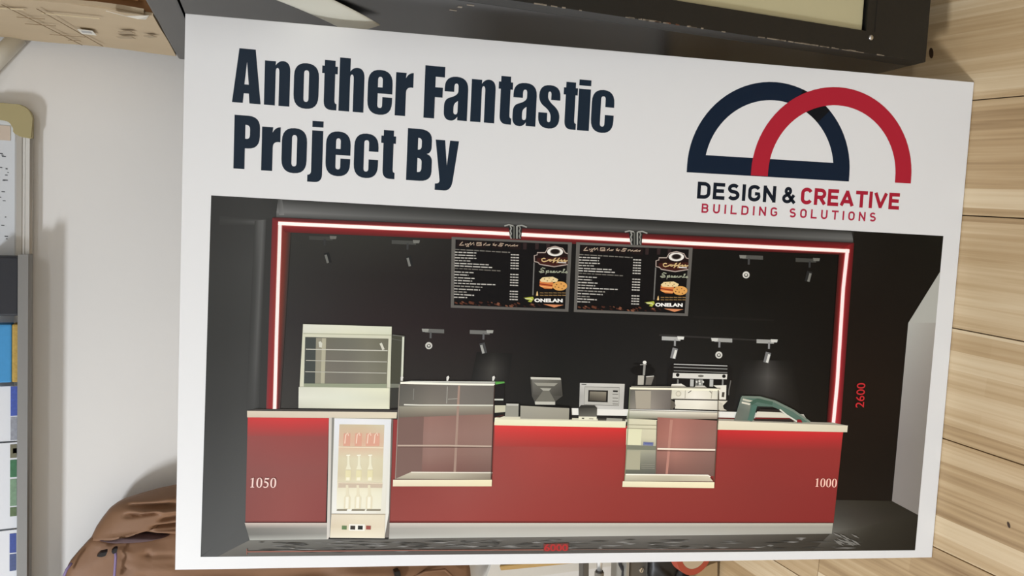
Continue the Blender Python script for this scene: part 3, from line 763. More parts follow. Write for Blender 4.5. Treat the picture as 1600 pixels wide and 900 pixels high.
k.poly([(400, 638.5), (640, 640), (640, 644), (386, 642.5)], (70, 66, 62))
k.patch([(386.4, 641.5), (620.5, 643.8), (619.6, 653.4), (386.4, 651.8)], [[(226, 212, 192), (222, 210, 190), (226, 214, 190)], [(214, 200, 178), (218, 206, 184), (222, 212, 186)]])
k.build('printed_counter_top', picture, 'cream counter top slab on the left'); k = Ink(Z0 + 22)
k.patch([(773, 652), (978, 657.5), (977, 668), (772, 664)], [[(238, 234, 206), (236, 234, 206), (230, 226, 198)], [(232, 226, 190), (228, 226, 188), (222, 220, 184)]])
k.patch([(787, 650), (980, 655), (979, 659), (773, 655)], [[(212, 206, 182), (190, 186, 166)], [(220, 214, 188), (206, 202, 178)]])
k.build('printed_counter_top', picture, 'cream counter top slab in the middle'); k = Ink(Z0 + 22)
k.patch([(1122, 656), (1324, 664.5), (1323, 675), (1120, 671)], [[(222, 214, 192), (216, 208, 186), (206, 198, 176)], [(214, 206, 180), (210, 202, 178), (202, 194, 170)]])
k.poly([(1122, 654), (1300, 660), (1324, 664.8), (1122, 657)], (150, 144, 130))
k.build('printed_counter_top', picture, 'cream counter top slab on the right')
k = Ink(Z0 + 16)                                          # rear worktop, white band behind the displays
k.poly([(890, 637.5), (1060, 640.5), (1255, 647), (1260, 655), (1120, 652), (890, 648)], (222, 220, 212))
k.poly([(892, 648), (985, 651), (985, 656), (892, 653)], (34, 32, 30)); k.poly([(1122, 652), (1256, 655.5), (1256, 659), (1122, 656)], (96, 34, 32))
k.build('printed_rear_worktop', picture)
Z5 = lambda x, y: (960 + x / 5, 510 + y / 5)
ZZ = lambda pts: [Z5(*p) for p in pts]

# warming cabinet with glass shelves
ZW = lambda pts: [(440 + x / 4.444, 480 + y / 4.444) for x, y in pts]
k = Ink(Z0 + 22)
k.poly(ZW([(765, 200), (855, 205), (840, 690), (750, 700)]), (58, 57, 52)); k.poly(ZW([(768, 190), (850, 196), (845, 520), (752, 530)]), (72, 72, 60))
k.stroke(ZW([(845, 205), (835, 510)]), 3.2, (216, 218, 200)); k.stroke(ZW([(770, 192), (855, 202)]), 1.2, (110, 110, 104)); k.stroke(ZW([(765, 218), (835, 232)]), 1.0, (96, 96, 90))
k.poly(ZW([(748, 530), (830, 530), (830, 556), (748, 558)]), (120, 122, 108))
k.poly(ZW([(150, 116), (765, 134), (750, 706), (118, 700)]), (214, 213, 190))
k.patch(ZW([(152, 118), (764, 134), (762, 190), (150, 178)]), [[(226, 226, 212), (228, 228, 208), (218, 220, 200)], [(220, 220, 204), (222, 222, 196), (212, 214, 190)]])
k.stroke(ZW([(152, 181), (762, 193)]), 1.2, (176, 176, 150))
k.patch(ZW([(165, 206), (742, 218), (730, 560), (155, 552)]), [[(74, 76, 70), (112, 110, 96), (112, 112, 100), (120, 118, 102), (108, 106, 90)], [(72, 74, 68), (118, 114, 104), (116, 112, 102), (124, 122, 108), (116, 114, 98)], [(66, 70, 64), (124, 120, 108), (120, 116, 106), (130, 126, 112), (122, 120, 104)]])
k.poly(ZW([(240, 212), (310, 214), (300, 548), (230, 546)]), (150, 146, 128)); k.poly(ZW([(282, 214), (310, 214), (298, 546), (272, 546)]), (182, 178, 154)); k.poly(ZW([(165, 206), (240, 208), (232, 550), (157, 550)]), (72, 76, 72))
k.poly(ZW([(258, 240), (272, 235), (284, 250), (280, 280), (262, 276)]), (212, 212, 198)); k.stroke(ZW([(688, 248), (708, 294)]), 3.8, (214, 212, 196))
k.stroke(ZW([(170, 290), (736, 300)]), 1.5, (206, 204, 190), up=False); k.stroke(ZW([(170, 368), (732, 378)]), 1.3, (186, 184, 170), up=False); k.stroke(ZW([(165, 446), (728, 456)]), 1.3, (186, 184, 170))
k.poly(ZW([(157, 528), (732, 530), (730, 560), (155, 552)]), (150, 156, 132))
k.patch(ZW([(120, 552), (750, 560), (748, 704), (118, 698)]), [[(218, 218, 202), (226, 226, 206), (230, 230, 202)], [(228, 228, 212), (224, 226, 208), (216, 216, 192)], [(206, 206, 188), (226, 226, 204), (230, 230, 204)]])
k.poly(ZW([(118, 700), (750, 706), (800, 706), (795, 712), (118, 706)]), (28, 26, 24))
k.build('printed_warming_cabinet', picture, 'cream heated display cabinet with glass shelves')

# drinks fridge
ZF = lambda pts: [(500 + x / 4.091, 640 + y / 4.091) for x, y in pts]
k = Ink(Z0 + 24)
k.poly(ZF([(58, 50), (80, 50), (72, 820), (44, 825)]), (212, 206, 196)); k.poly(ZF([(76, 50), (92, 50), (74, 820), (62, 822)]), (140, 138, 130)); k.poly(ZF([(455, 58), (468, 60), (440, 825), (415, 815)]), (118, 112, 106))
k.poly(ZF([(60, 812), (440, 815), (436, 828), (52, 826)]), (46, 44, 40))
k.poly(ZF([(92, 52), (455, 58), (440, 660), (412, 820), (64, 816), (74, 660)]), (232, 230, 220))
k.patch(ZF([(94, 56), (456, 62), (418, 664), (80, 660)]), [[(232, 234, 238), (236, 236, 238), (228, 230, 232)], [(226, 226, 220), (240, 238, 226), (228, 226, 216)], [(240, 238, 230), (242, 240, 228), (226, 222, 206)]])
k.patch(ZF([(125, 92), (412, 96), (392, 640), (105, 635)]), [[(206, 190, 160), (208, 192, 160), (210, 200, 172)], [(220, 186, 160), (220, 176, 150), (216, 186, 160)], [(218, 208, 176), (222, 214, 184), (216, 206, 174)], [(212, 200, 168), (220, 210, 178), (212, 202, 170)], [(236, 230, 204), (240, 234, 208), (232, 228, 204)], [(240, 236, 216), (240, 236, 214), (236, 232, 212)]])
k.poly(ZF([(118, 468), (400, 472), (398, 498), (116, 496)]), (206, 188, 166))
for i, x in enumerate((175, 248, 318, 362)):            # red cans on the top shelf
    k.poly(ZF([(x - 22, 150), (x + 20, 150), (x + 18, 230), (x - 26, 230)]), (221, 164, 142), up=False)
k.layer += 1
for x in (175, 248, 318, 362):
    k.stroke(ZF([(x - 16, 215), (x - 10, 160), (x + 3, 146), (x + 8, 165)]), 1.6, (240, 214, 192), up=False)
for x in (182, 250, 322):                                # bottles, middle and lower shelf
    k.poly(ZF([(x - 6, 285), (x + 6, 285), (x + 8, 350), (x + 18, 380), (x - 18, 380), (x - 8, 350)]), (236, 231, 204), up=False)
    k.poly(ZF([(x - 18, 386), (x + 16, 386), (x + 14, 450), (x - 20, 450)]), (230, 221, 178), up=False)
    k.poly(ZF([(x - 16, 480), (x, 480), (x + 2, 540), (x + 14, 560), (x + 12, 632), (x - 30, 632), (x - 28, 560), (x - 16, 540)]), (230, 221, 192), up=False)
k.layer += 1
for x in (182, 250, 322):
    k.poly(ZF([(x - 16, 555), (x + 2, 555), (x, 628), (x - 20, 628)]), (244, 240, 220), up=False)
    k.poly(ZF([(x - 14, 430), (x + 8, 430), (x + 8, 450), (x - 16, 450)]), (244, 238, 212), up=False)
    k.stroke(ZF([(x - 13, 290), (x + 12, 288)]), 1.6, (250, 246, 228), up=False)
k.stroke(ZF([(118, 236), (405, 242)]), 1.3, (244, 232, 206), up=False); k.stroke(ZF([(116, 464), (402, 468)]), 1.2, (240, 226, 200), up=False)
for a, b in ((110, 175), (205, 290), (300, 390)):
    k.poly(ZF([(a, 634), (b, 634), (b - 4, 644), (a - 4, 644)]), (134, 126, 106), up=False)
k.layer += 1
k.patch(ZF([(74, 668), (416, 668), (414, 818), (64, 816)]), [[(226, 214, 192), (232, 222, 198), (226, 216, 192)], [(218, 204, 178), (224, 212, 184), (224, 212, 188)], [(236, 228, 206), (240, 232, 208), (232, 224, 202)]])
k.stroke(ZF([(74, 666), (418, 668)]), 1.3, (190, 176, 152)); k.poly(ZF([(186, 728), (288, 730), (286, 772), (184, 770)]), (244, 240, 228))
for x, c in ((156, (104, 130, 88)), (210, (64, 58, 52)), (258, (44, 46, 42)), (310, (156, 84, 74))):
    k.poly(ZF([(x - 15, 738), (x + 16, 739), (x + 15, 764), (x - 16, 763)]), c, up=False)
k.layer += 1
k.build('printed_fridge', picture, 'cream glass-door drinks fridge with bottles')

# two glass displays let into the counter
ZD = lambda pts: [(600 + x / 4.5, 580 + y / 4.5) for x, y in pts]
k = Ink(Z0 + 26)
k.poly(ZD([(780, 85), (845, 80), (848, 300), (775, 320)]), (30, 28, 27)); k.poly(ZD([(780, 72), (845, 72), (848, 82), (785, 92)]), (92, 160, 76))
k.stroke(ZD([(772, 198), (838, 198)]), 2.4, (206, 208, 196)); k.poly(ZD([(778, 238), (855, 238), (852, 285), (778, 290)]), (196, 192, 168))
k.stroke(ZD([(772, 325), (842, 306)]), 1.2, (78, 40, 34))
k.poly(ZD([(108, 92), (775, 100), (750, 760), (78, 758)]), (124, 108, 98))
k.patch(ZD([(110, 95), (772, 98), (768, 240), (100, 245)]), [[(92, 90, 84), (112, 106, 98), (116, 110, 103), (108, 102, 95)], [(102, 100, 92), (126, 120, 110), (120, 114, 106), (112, 108, 100)]])
k.patch(ZD([(102, 245), (770, 242), (768, 300), (98, 330)]), [[(150, 146, 130), (166, 160, 142), (160, 154, 138), (150, 146, 130)], [(110, 102, 90), (120, 108, 96), (124, 112, 100), (128, 116, 104)]])
k.patch(ZD([(98, 325), (768, 300), (752, 700), (84, 740)]), [[(122, 94, 86), (150, 114, 104), (140, 108, 98), (142, 112, 100)], [(128, 100, 92), (152, 120, 110), (146, 114, 104), (146, 116, 106)], [(120, 92, 84), (148, 116, 106), (140, 108, 98), (140, 112, 102)], [(122, 96, 88), (128, 92, 84), (122, 88, 80), (120, 92, 84)]])
k.poly(ZD([(98, 325), (280, 315), (265, 700), (84, 745)]), (124, 98, 90)); k.poly(ZD([(520, 100), (535, 100), (505, 710), (488, 710)]), (164, 138, 124))
k.patch(ZD([(190, 706), (760, 708), (752, 760), (84, 752)]), [[(206, 196, 176), (190, 182, 162), (160, 150, 132)], [(176, 168, 148), (172, 164, 144), (136, 126, 110)]])
k.stroke(ZD([(190, 707), (760, 711)]), 1.6, (226, 218, 202), up=False); k.stroke(ZD([(96, 520), (450, 520), (755, 526)]), 2.6, (188, 166, 150), up=False); k.stroke(ZD([(96, 530), (755, 534)]), 1.2, (98, 74, 66), up=False)
k.stroke(ZD([(140, 233), (250, 236), (770, 238)]), 2.0, (222, 220, 206), up=False)
k.stroke(ZD([(445, 105), (440, 225)]), 1.2, (166, 164, 154), up=False); k.stroke(ZD([(450, 195), (515, 190)]), 1.4, (156, 152, 142), up=False); k.stroke(ZD([(210, 120), (205, 200)]), 1.1, (140, 138, 130))
k.poly(ZD([(190, 66), (780, 72), (778, 80), (112, 76)]), (206, 206, 196)); k.stroke(ZD([(115, 80), (560, 90), (778, 92)]), 3.2, (246, 244, 228))
for x in (125, 447, 768): k.poly(ZD([(x - 8, 65), (x - 8, 38), (x + 6, 30), (x + 12, 42), (x + 2, 66)]), (222, 220, 212), up=False)
k.layer += 1
k.stroke(ZD([(775, 95), (752, 755)]), 1.3, (70, 52, 46)); k.stroke(ZD([(108, 95), (80, 755)]), 1.0, (170, 160, 148))
k.patch(ZD([(64, 760), (758, 760), (756, 806), (62, 806)]), [[(240, 232, 206), (238, 228, 192)], [(228, 216, 186), (230, 218, 180)]])
k.build('printed_glass_display', picture, 'large glass display let into the counter beside the fridge')

# cash register, printer and microwave
ZC = lambda pts: [(760 + x / 6, 540 + y / 6) for x, y in pts]
k = Ink(Z0 + 26)
k.poly(ZC([(410, 296), (425, 290), (690, 298), (700, 310), (712, 470), (640, 525), (450, 525), (425, 470)]), (78, 76, 70))
k.patch(ZC([(425, 300), (695, 305), (705, 470), (435, 460)]), [[(120, 118, 110), (112, 110, 100), (96, 94, 86)], [(82, 80, 74), (84, 82, 75), (60, 58, 53)]])
k.poly(ZC([(412, 292), (692, 300), (698, 320), (416, 314)]), (198, 196, 184)); k.poly(ZC([(445, 345), (668, 350), (635, 378), (475, 374)]), (150, 148, 136)); k.poly(ZC([(500, 395), (608, 398), (585, 422), (530, 420)]), (166, 164, 152))
k.poly(ZC([(530, 420), (588, 422), (645, 525), (455, 522)]), (112, 110, 100)); k.poly(ZC([(452, 522), (642, 524), (642, 552), (455, 550)]), (190, 188, 176))
k.poly(ZC([(400, 570), (640, 558), (775, 572), (770, 590), (395, 575)]), (20, 18, 17)); k.poly(ZC([(770, 575), (795, 585), (800, 690), (770, 692)]), (20, 18, 17))
k.patch(ZC([(318, 560), (775, 585), (770, 690), (315, 682)]), [[(164, 160, 146), (160, 156, 142), (156, 152, 138)], [(150, 147, 134), (150, 146, 132), (146, 142, 128)]])
k.poly(ZC([(184, 542), (300, 543), (312, 555), (305, 665), (172, 662)]), (150, 148, 136)); k.poly(ZC([(186, 541), (300, 543), (296, 562), (186, 560)]), (190, 188, 178)); k.poly(ZC([(300, 545), (312, 555), (306, 662), (298, 662)]), (36, 34, 31))
k.build('printed_cash_register', picture, 'grey cash register with touch screen')
k = Ink(Z0 + 20)
k.patch(ZC([(875, 348), (1295, 358), (1282, 598), (868, 590)]), [[(196, 194, 188), (200, 198, 190), (190, 188, 180)], [(168, 166, 160), (184, 182, 175), (180, 178, 170)], [(176, 174, 168), (196, 194, 188), (186, 184, 178)]])
k.poly(ZC([(920, 385), (1245, 392), (1238, 562), (915, 552)]), (180, 178, 170)); k.stroke(ZC([(920, 385), (1245, 392), (1238, 562), (915, 552)]), 0.9, (116, 114, 108), closed=True)
k.poly(ZC([(955, 415), (1138, 420), (1135, 530), (950, 524)]), (30, 28, 25)); k.patch(ZC([(968, 428), (1122, 432), (1118, 520), (962, 514)]), [[(130, 124, 110), (140, 134, 118)], [(66, 62, 54), (84, 78, 68)]])
k.poly(ZC([(1185, 418), (1230, 420), (1229, 434), (1184, 432)]), (34, 32, 30))
for y in (455, 490, 520, 545): k.stroke(ZC([(1180, y), (1232, y + 2)]), 0.9, (110, 108, 102), up=False)
k.poly(ZC([(890, 358), (935, 360), (934, 366), (890, 364)]), (60, 58, 54), up=False)
k.layer += 1
k.build('printed_microwave', picture, 'silver microwave oven')
k = Ink(Z0 + 26)
k.poly(ZC([(1042, 680), (1300, 690), (1300, 705), (1042, 700)]), (70, 68, 62)); k.poly(ZC([(1125, 676), (1272, 682), (1270, 704), (1122, 700)]), (150, 148, 136))
k.patch(ZC([(860, 580), (1035, 580), (1032, 665), (862, 662)]), [[(60, 58, 53), (70, 68, 62)], [(98, 96, 88), (106, 104, 95)]]); k.poly(ZC([(858, 585), (885, 556), (1010, 558), (1036, 582)]), (52, 50, 46))
k.poly(ZC([(862, 662), (1032, 664), (1030, 694), (862, 692)]), (226, 222, 198)); k.poly(ZC([(892, 674), (915, 674), (912, 686), (892, 684)]), (60, 56, 48), up=False); k.poly(ZC([(960, 676), (1000, 678), (1000, 690), (960, 688)]), (170, 164, 146), up=False)
k.layer += 1
k.build('printed_receipt_printer', picture)

# espresso machine and grinder
k = Ink(Z0 + 20)
k.poly(ZZ([(440, 300), (460, 285), (890, 300), (915, 330), (915, 450), (890, 530), (880, 600), (850, 660), (470, 650), (430, 540), (410, 440), (420, 330)]), (22, 20, 19))
for y0, y1, v in ((294, 298, 196), (318, 322, 150), (345, 350, 120)): k.stroke(ZZ([(462, y0), (670, (y0 + y1) / 2 + 5), (880, y1 + 10)]), 1.2, (v, v, v - 4), up=False)
k.layer += 1
k.poly(ZZ([(455, 362), (880, 372), (876, 412), (452, 402)]), (206, 204, 196)); k.oval(*Z5(492, 378), 2.8, 2.8, (20, 18, 17), up=False); k.oval(*Z5(853, 388), 2.8, 2.8, (20, 18, 17), up=False); k.oval(*Z5(673, 386), 4.6, 1.8, (110, 108, 100))
for x0, x1, v in ((488, 500, 120), (590, 618, 176), (630, 650, 110), (655, 690, 140), (742, 770, 176), (838, 850, 130)):
    k.poly(ZZ([(x0, 412), (x1, 414), (x1 - 2, 470), (x0 - 2, 468)]), (v, v, v - 5), up=False)
k.layer += 1
for a, b in ((640, 430), (665, 445), (690, 430), (660, 425)): k.poly(ZZ([(a - 8, b), (a, b - 8), (a + 9, b + 3), (a, b + 12)]), (214, 212, 204), up=False)
k.poly(ZZ([(445, 450), (520, 446), (560, 470), (440, 470)]), (226, 222, 210)); k.poly(ZZ([(770, 460), (872, 458), (868, 575), (815, 570), (815, 490)]), (222, 218, 205))
k.poly(ZZ([(838, 512), (858, 512), (854, 552), (834, 550)]), (70, 64, 56)); k.poly(ZZ([(630, 462), (700, 462), (720, 478), (620, 476)]), (206, 202, 192))
k.patch(ZZ([(440, 476), (815, 484), (806, 570), (440, 565)]), [[(206, 202, 182), (226, 222, 208), (206, 202, 184)], [(214, 210, 192), (232, 228, 216), (214, 210, 192)]])
k.oval(*Z5(497, 524), 4.4, 4.4, (186, 180, 160)); k.oval(*Z5(497, 524), 3.0, 3.0, (212, 206, 188)); k.stroke(ZZ([(552, 492), (548, 560)]), 1.0, (166, 160, 142), up=False); k.stroke(ZZ([(760, 498), (752, 562)]), 1.0, (166, 160, 142), up=False)
k.stroke(ZZ([(572, 518), (598, 500)]), 1.2, (96, 92, 84), up=False); k.stroke(ZZ([(740, 502), (755, 520)]), 1.2, (120, 114, 104))
k.patch(ZZ([(470, 572), (880, 580), (810, 652), (470, 640)]), [[(224, 220, 206), (230, 226, 212), (206, 200, 184)], [(216, 212, 196), (224, 220, 204), (200, 194, 178)]]); k.stroke(ZZ([(455, 566), (880, 574)]), 1.2, (64, 60, 54))
k.poly(ZZ([(440, 572), (468, 590), (475, 620), (450, 645), (430, 640)]), (96, 90, 80)); k.poly(ZZ([(815, 590), (840, 600), (850, 640), (875, 655), (815, 655)]), (190, 184, 168))
k.stroke(ZZ([(905, 420), (890, 500), (888, 535)]), 1.8, (96, 94, 90))
k.build('printed_espresso_machine', picture, 'chrome two-group espresso machine')
k = Ink(Z0 + 20)
k.oval(*Z5(220, 345), 19, 8, (16, 15, 14)); k.stroke(ZZ([(150, 292), (285, 302)]), 1.6, (20, 18, 17)); k.poly(ZZ([(178, 385), (325, 388), (318, 640), (130, 640), (120, 560)]), (34, 32, 30))
k.stroke(ZZ([(235, 280), (228, 380)]), 3.4, (140, 138, 132)); k.oval(*Z5(234, 280), 3.0, 2.6, (226, 224, 216)); k.stroke(ZZ([(198, 298), (250, 296)]), 1.2, (150, 148, 142))
k.poly(ZZ([(182, 382), (230, 382), (225, 455), (180, 455)]), (176, 172, 160)); k.poly(ZZ([(248, 390), (308, 388), (285, 455), (240, 455)]), (112, 108, 100)); k.stroke(ZZ([(245, 392), (306, 386)]), 1.2, (196, 194, 186))
k.build('printed_coffee_grinder', picture)

# second glass display
ZE = lambda pts: [(940 + x / 4.5, 580 + y / 4.5) for x, y in pts]
k = Ink(Z0 + 38)
k.patch(ZE([(195, 122), (490, 130), (480, 265), (188, 262)]), [[(92, 90, 84), (128, 122, 112), (108, 102, 96)], [(130, 126, 116), (150, 142, 132), (104, 98, 92)]])
k.poly(ZE([(232, 135), (345, 138), (340, 262), (240, 262)]), (164, 156, 140))
k.patch(ZE([(182, 275), (812, 290), (808, 335), (172, 330)]), [[(214, 212, 196), (224, 220, 204), (220, 212, 192)], [(130, 132, 112), (140, 132, 116), (134, 120, 106)]])
k.patch(ZE([(390, 322), (808, 345), (785, 735), (375, 722)]), [[(150, 98, 88), (164, 110, 98), (150, 102, 92), (142, 102, 92)], [(156, 104, 92), (170, 116, 104), (150, 106, 96), (142, 106, 96)], [(146, 104, 94), (158, 112, 100), (140, 102, 92), (130, 98, 90)], [(110, 78, 72), (122, 86, 78), (120, 88, 80), (112, 86, 78)]])
k.poly(ZE([(478, 338), (498, 340), (462, 720), (446, 720)]), (178, 128, 114))
k.patch(ZE([(180, 330), (388, 340), (375, 720), (160, 720)]), [[(206, 202, 176), (214, 208, 180)], [(196, 192, 164), (204, 198, 170)], [(150, 150, 130), (140, 138, 124)], [(92, 94, 82), (92, 92, 84)]])
k.poly(ZE([(172, 400), (280, 402), (272, 518), (168, 514)]), (218, 216, 182)); k.poly(ZE([(170, 556), (270, 558), (266, 690), (162, 688)]), (168, 164, 140)); k.poly(ZE([(172, 516), (378, 524), (376, 552), (170, 548)]), (120, 122, 106))
k.poly(ZE([(290, 494), (362, 498), (358, 522), (288, 518)]), (112, 118, 150)); k.poly(ZE([(300, 500), (355, 503), (353, 510), (300, 508)]), (90, 98, 150), up=False)
for y in (400, 374): k.stroke(ZE([(175, y), (385, y + 4)]), 0.9, (158, 152, 128), up=False)
for y in (650, 664, 678): k.stroke(ZE([(275, y), (370, y + 2)]), 0.8, (150, 146, 132), up=False)
k.stroke(ZE([(385, 345), (376, 715)]), 1.2, (110, 98, 84), up=False); k.stroke(ZE([(388, 542), (795, 550)]), 2.6, (232, 218, 200), up=False); k.stroke(ZE([(388, 556), (790, 562)]), 1.0, (92, 64, 56))
k.patch(ZE([(165, 724), (745, 728), (780, 772), (155, 768)]), [[(206, 200, 178), (190, 182, 158), (206, 198, 176)], [(176, 170, 148), (172, 164, 142), (190, 180, 158)]])
k.stroke(ZE([(165, 722), (745, 728), (760, 740)]), 1.8, (238, 232, 216))
k.stroke(ZE([(205, 105), (495, 108), (830, 122)]), 1.4, (150, 146, 132), up=False); k.stroke(ZE([(195, 118), (500, 122), (822, 130)]), 3.0, (240, 236, 212), up=False)
k.stroke(ZE([(815, 128), (812, 330), (785, 770)]), 1.2, (84, 76, 62), up=False); k.stroke(ZE([(195, 122), (180, 420), (158, 765)]), 1.1, (128, 134, 106))
k.patch(ZE([(145, 770), (788, 776), (786, 818), (142, 810)]), [[(232, 224, 194), (234, 226, 190)], [(222, 212, 178), (226, 216, 178)]])
k.build('printed_glass_display', picture, 'small glass display in front of the espresso machine')

# green curved glass case at the right end
k = Ink(Z0 + 40)
k.poly(ZZ([(985, 548), (1010, 545), (1140, 552), (1260, 590), (1400, 665), (1520, 745), (1420, 750), (1290, 650), (1230, 625), (1110, 622), (1080, 735), (930, 732)]), (84, 108, 96))
k.poly(ZZ([(1130, 640), (1285, 648), (1400, 745), (1085, 735)]), (40, 34, 32)); k.poly(ZZ([(1110, 662), (1300, 670), (1370, 712), (1095, 708)]), (206, 200, 184)); k.poly(ZZ([(1095, 708), (1370, 712), (1390, 722), (1092, 720)]), (110, 34, 34))
k.patch(ZZ([(985, 552), (1060, 600), (1040, 735), (930, 732)]), [[(110, 124, 114), (130, 130, 118)], [(98, 104, 96), (104, 112, 102)], [(110, 110, 100), (92, 106, 96)]])
k.poly(ZZ([(1000, 560), (1075, 578), (1060, 590), (995, 574)]), (190, 188, 170)); k.poly(ZZ([(990, 585), (1060, 600), (1050, 612), (988, 598)]), (212, 208, 190))
k.stroke(ZZ([(990, 548), (1130, 552), (1250, 585), (1390, 655), (1520, 745)]), 3.4, (112, 124, 112)); k.stroke(ZZ([(1060, 600), (1110, 575), (1230, 598)]), 5.4, (66, 92, 78)); k.stroke(ZZ([(1095, 610), (1050, 735)]), 7.0, (76, 108, 96))
k.stroke(ZZ([(1285, 645), (1340, 690), (1420, 740)]), 2.4, (206, 206, 194)); k.poly(ZZ([(1420, 725), (1450, 725), (1462, 748), (1420, 746)]), (130, 30, 36))
k.build('printed_curved_case', picture, 'green-edged curved glass case')

# printed dimensions
Zn = lambda x, y: (300 + x / 3.333, 620 + y / 3.333)
SER = {'1': 'M .24 0 L .82 0 L .82 .05 Q .66 .05 .66 .12 L .66 1 L .58 1 L .2 .88 L .22 .84 Q .42 .9 .42 .78 L .42 .12 Q .42 .05 .24 .05 Z',
       '0': 'M .5 -.015 Q .95 0 .95 .5 Q .95 1 .5 1.015 Q .05 1 .05 .5 Q .05 0 .5 -.015 Z M .5 .04 Q .3 .06 .3 .5 Q .3 .95 .5 .96 Q .7 .95 .7 .5 Q .7 .06 .5 .04 Z',
       '5': 'M .25 1 L .85 1 L .92 1.04 L .82 .84 L .32 .84 L .27 .68 Q .9 .62 .86 .3 Q .8 -.03 .35 -.015 Q .05 0 .08 .1 Q .15 .17 .3 .08 Q .66 .04 .66 .3 Q .64 .5 .18 .52 Z'}
def serif(txt, q0, q1, h, col, name, label):
    k = Ink(Z0 + 30)
    n = len(txt)
    for i, ch in enumerate(txt):
        vs_, fs = fill(path(SER[ch]))
        pts = []
        for a, b in vs_:
            u = (i + a * .96) / n
            x = q0[0] + (q1[0] - q0[0]) * u; y = q0[1] + (q1[1] - q0[1]) * u - b * h
            pts.append(P(x + b * 1.0, y))
        k.tris(pts, fs, col, q0, up=False)
    k.build(name, picture, label)
serif('1050', (389, 761), (432.5, 761.5), 15, (248, 216, 206), 'printed_dimension', 'cream figures 1050 on the red front')
serif('1000', (1271, 760), (1307, 761), 13.2, (236, 188, 172), 'printed_dimension', 'cream figures 1000 on the red front')
k = Ink(Z0 + 30)
vs_, fs = text_faces('2600', 0.006, 1.0)
vv = fit(vs_, 0, 1, 0, 1)
k.tris([P(1350.2 - (1 - b) * 13.4 - (0) + (0.5 - a) * -0.6 + (a - .5) * 2.0, 636.5 - a * 38.5) for a, b in [(x, 1 - y) for x, y in vv]], fs, (176, 40, 44), (1343, 617))
k.build('printed_dimension', picture, 'red figures 2600 running up the dark wall')
k = Ink(Z0 + 30)
k.stroke([(386, 861.5), (600, 859.5), (850, 858.5)], 1.6, (150, 100, 86), up=False); k.stroke([(386, 857), (386, 866)], 1.2, (150, 100, 86), up=False); k.stroke([(890, 858), (1180, 857.5)], 1.0, (104, 84, 76), up=False)
k.layer += 1
k.poly([(849, 849), (888, 848), (888, 860), (849, 861)], (112, 62, 56))
vs_, fs = text_faces('6000', 0.02, 1.0)
k.tris([P(850 + a * 37, 860.5 - b * 11) for a, b in fit(vs_, 0, 1, 0, 1)], fs, (172, 50, 50), (868, 855))
k.build('printed_dimension', picture, 'red blurred figures with a dimension line along the floor')

# ================================================================== STEEL CABINET tipped back against the wall
TAU = math.radians(8.3)
CU = Vector((0, math.sin(TAU), math.cos(TAU))); CB = Vector((0, math.cos(TAU), -math.sin(TAU)))
C0 = on(1446, 97, 2, 0.0905)
cmx = Matrix.Identity(4)
for i in range(3):
    cmx[i][0] = (1, 0, 0)[i]; cmx[i][1] = CB[i]; cmx[i][2] = CU[i]; cmx[i][3] = C0[i]
cab = empty('filing_cabinet', cmx)
tag(cab, 'black steel filing cabinet with cream drawer fronts, tipped back beside the board', 'cabinet')
CW, CDp, CH = 0.47, 0.625, 1.1485
blk = mat('cabinet_black', L3(20, 19, 16), 0.42, var=0.12, scale=14, bump=0.05, bscale=200)
gry = mat('cabinet_gloss_side', L3(14, 14, 15), 0.22, var=0.08, scale=9)
crm = mat('cabinet_cream', L3(196, 188, 150), 0.45, var=0.04, scale=12)
# carcass: black front frame, dark grey sides and top cap with a seam below it
fr = bmesh.new()
bm_box(fr, (0, 0, 0), (0.033, 0.03, 1.10)); bm_box(fr, (CW - 0.033, 0, 0), (CW, 0.03, 1.10)); bm_box(fr, (0.033, 0, 0), (CW - 0.033, 0.03, 0.118)); bm_box(fr, (0.033, 0, 1.082), (CW - 0.033, 0.03, 1.10))
link('front_frame', bm_mesh(fr, 'front_frame'), blk, cab)
box('side_panel', (0.0, 0.0302, 0.0), (0.012, CDp, 1.1015), gry, cab, 0.001)
box('side_panel', (CW - 0.012, 0.0302, 0.0), (CW, CDp, 1.1015), gry, cab, 0.001)
box('back_panel', (0.012, CDp - 0.012, 0.0), (CW - 0.012, CDp, 1.1015), gry, cab)
box('bottom_panel', (0.012, 0.0302, 0.0), (CW - 0.012, CDp - 0.012, 0.012), blk, cab)
box('top_cap', (0, 0, 1.1045), (CW, CDp, CH), gry, cab, 0.003)
for a, b in ((0.121, 0.4395), (0.4435, 0.760), (0.764, 1.079)):
    d = box('drawer_front', (0.0345, 0.006, a), (CW - 0.0345, 0.4, b), crm, cab, 0.002)
    h = bmesh.new(); bm_box(h, (CW / 2 - 0.06, -0.016, b - 0.07), (CW / 2 + 0.06, 0.006, b - 0.052), 0.003)
    link('handle', bm_mesh(h, 'handle'), mat('handle_chrome', (0.6, 0.6, 0.6), 0.25, 1.0, var=0.03), d)
sc = bmesh.new(); bmesh.ops.create_uvsphere(sc, u_segments=14, v_segments=8, radius=0.0042)
for v in sc.verts: v.co = Vector((v.co.x + 0.024, v.co.y * 0.6 - 0.0005, v.co.z + 0.109))
link('screw', bm_mesh(sc, 'screw', True), mat('screw_steel', (0.62, 0.6, 0.56), 0.3, 1.0), cab)
box('frame_joint', (0.033, -0.0006, 0.1015), (0.10, 0.0002, 0.1028), mat('joint_dark', (0.008, 0.007, 0.006), 0.6), cab)
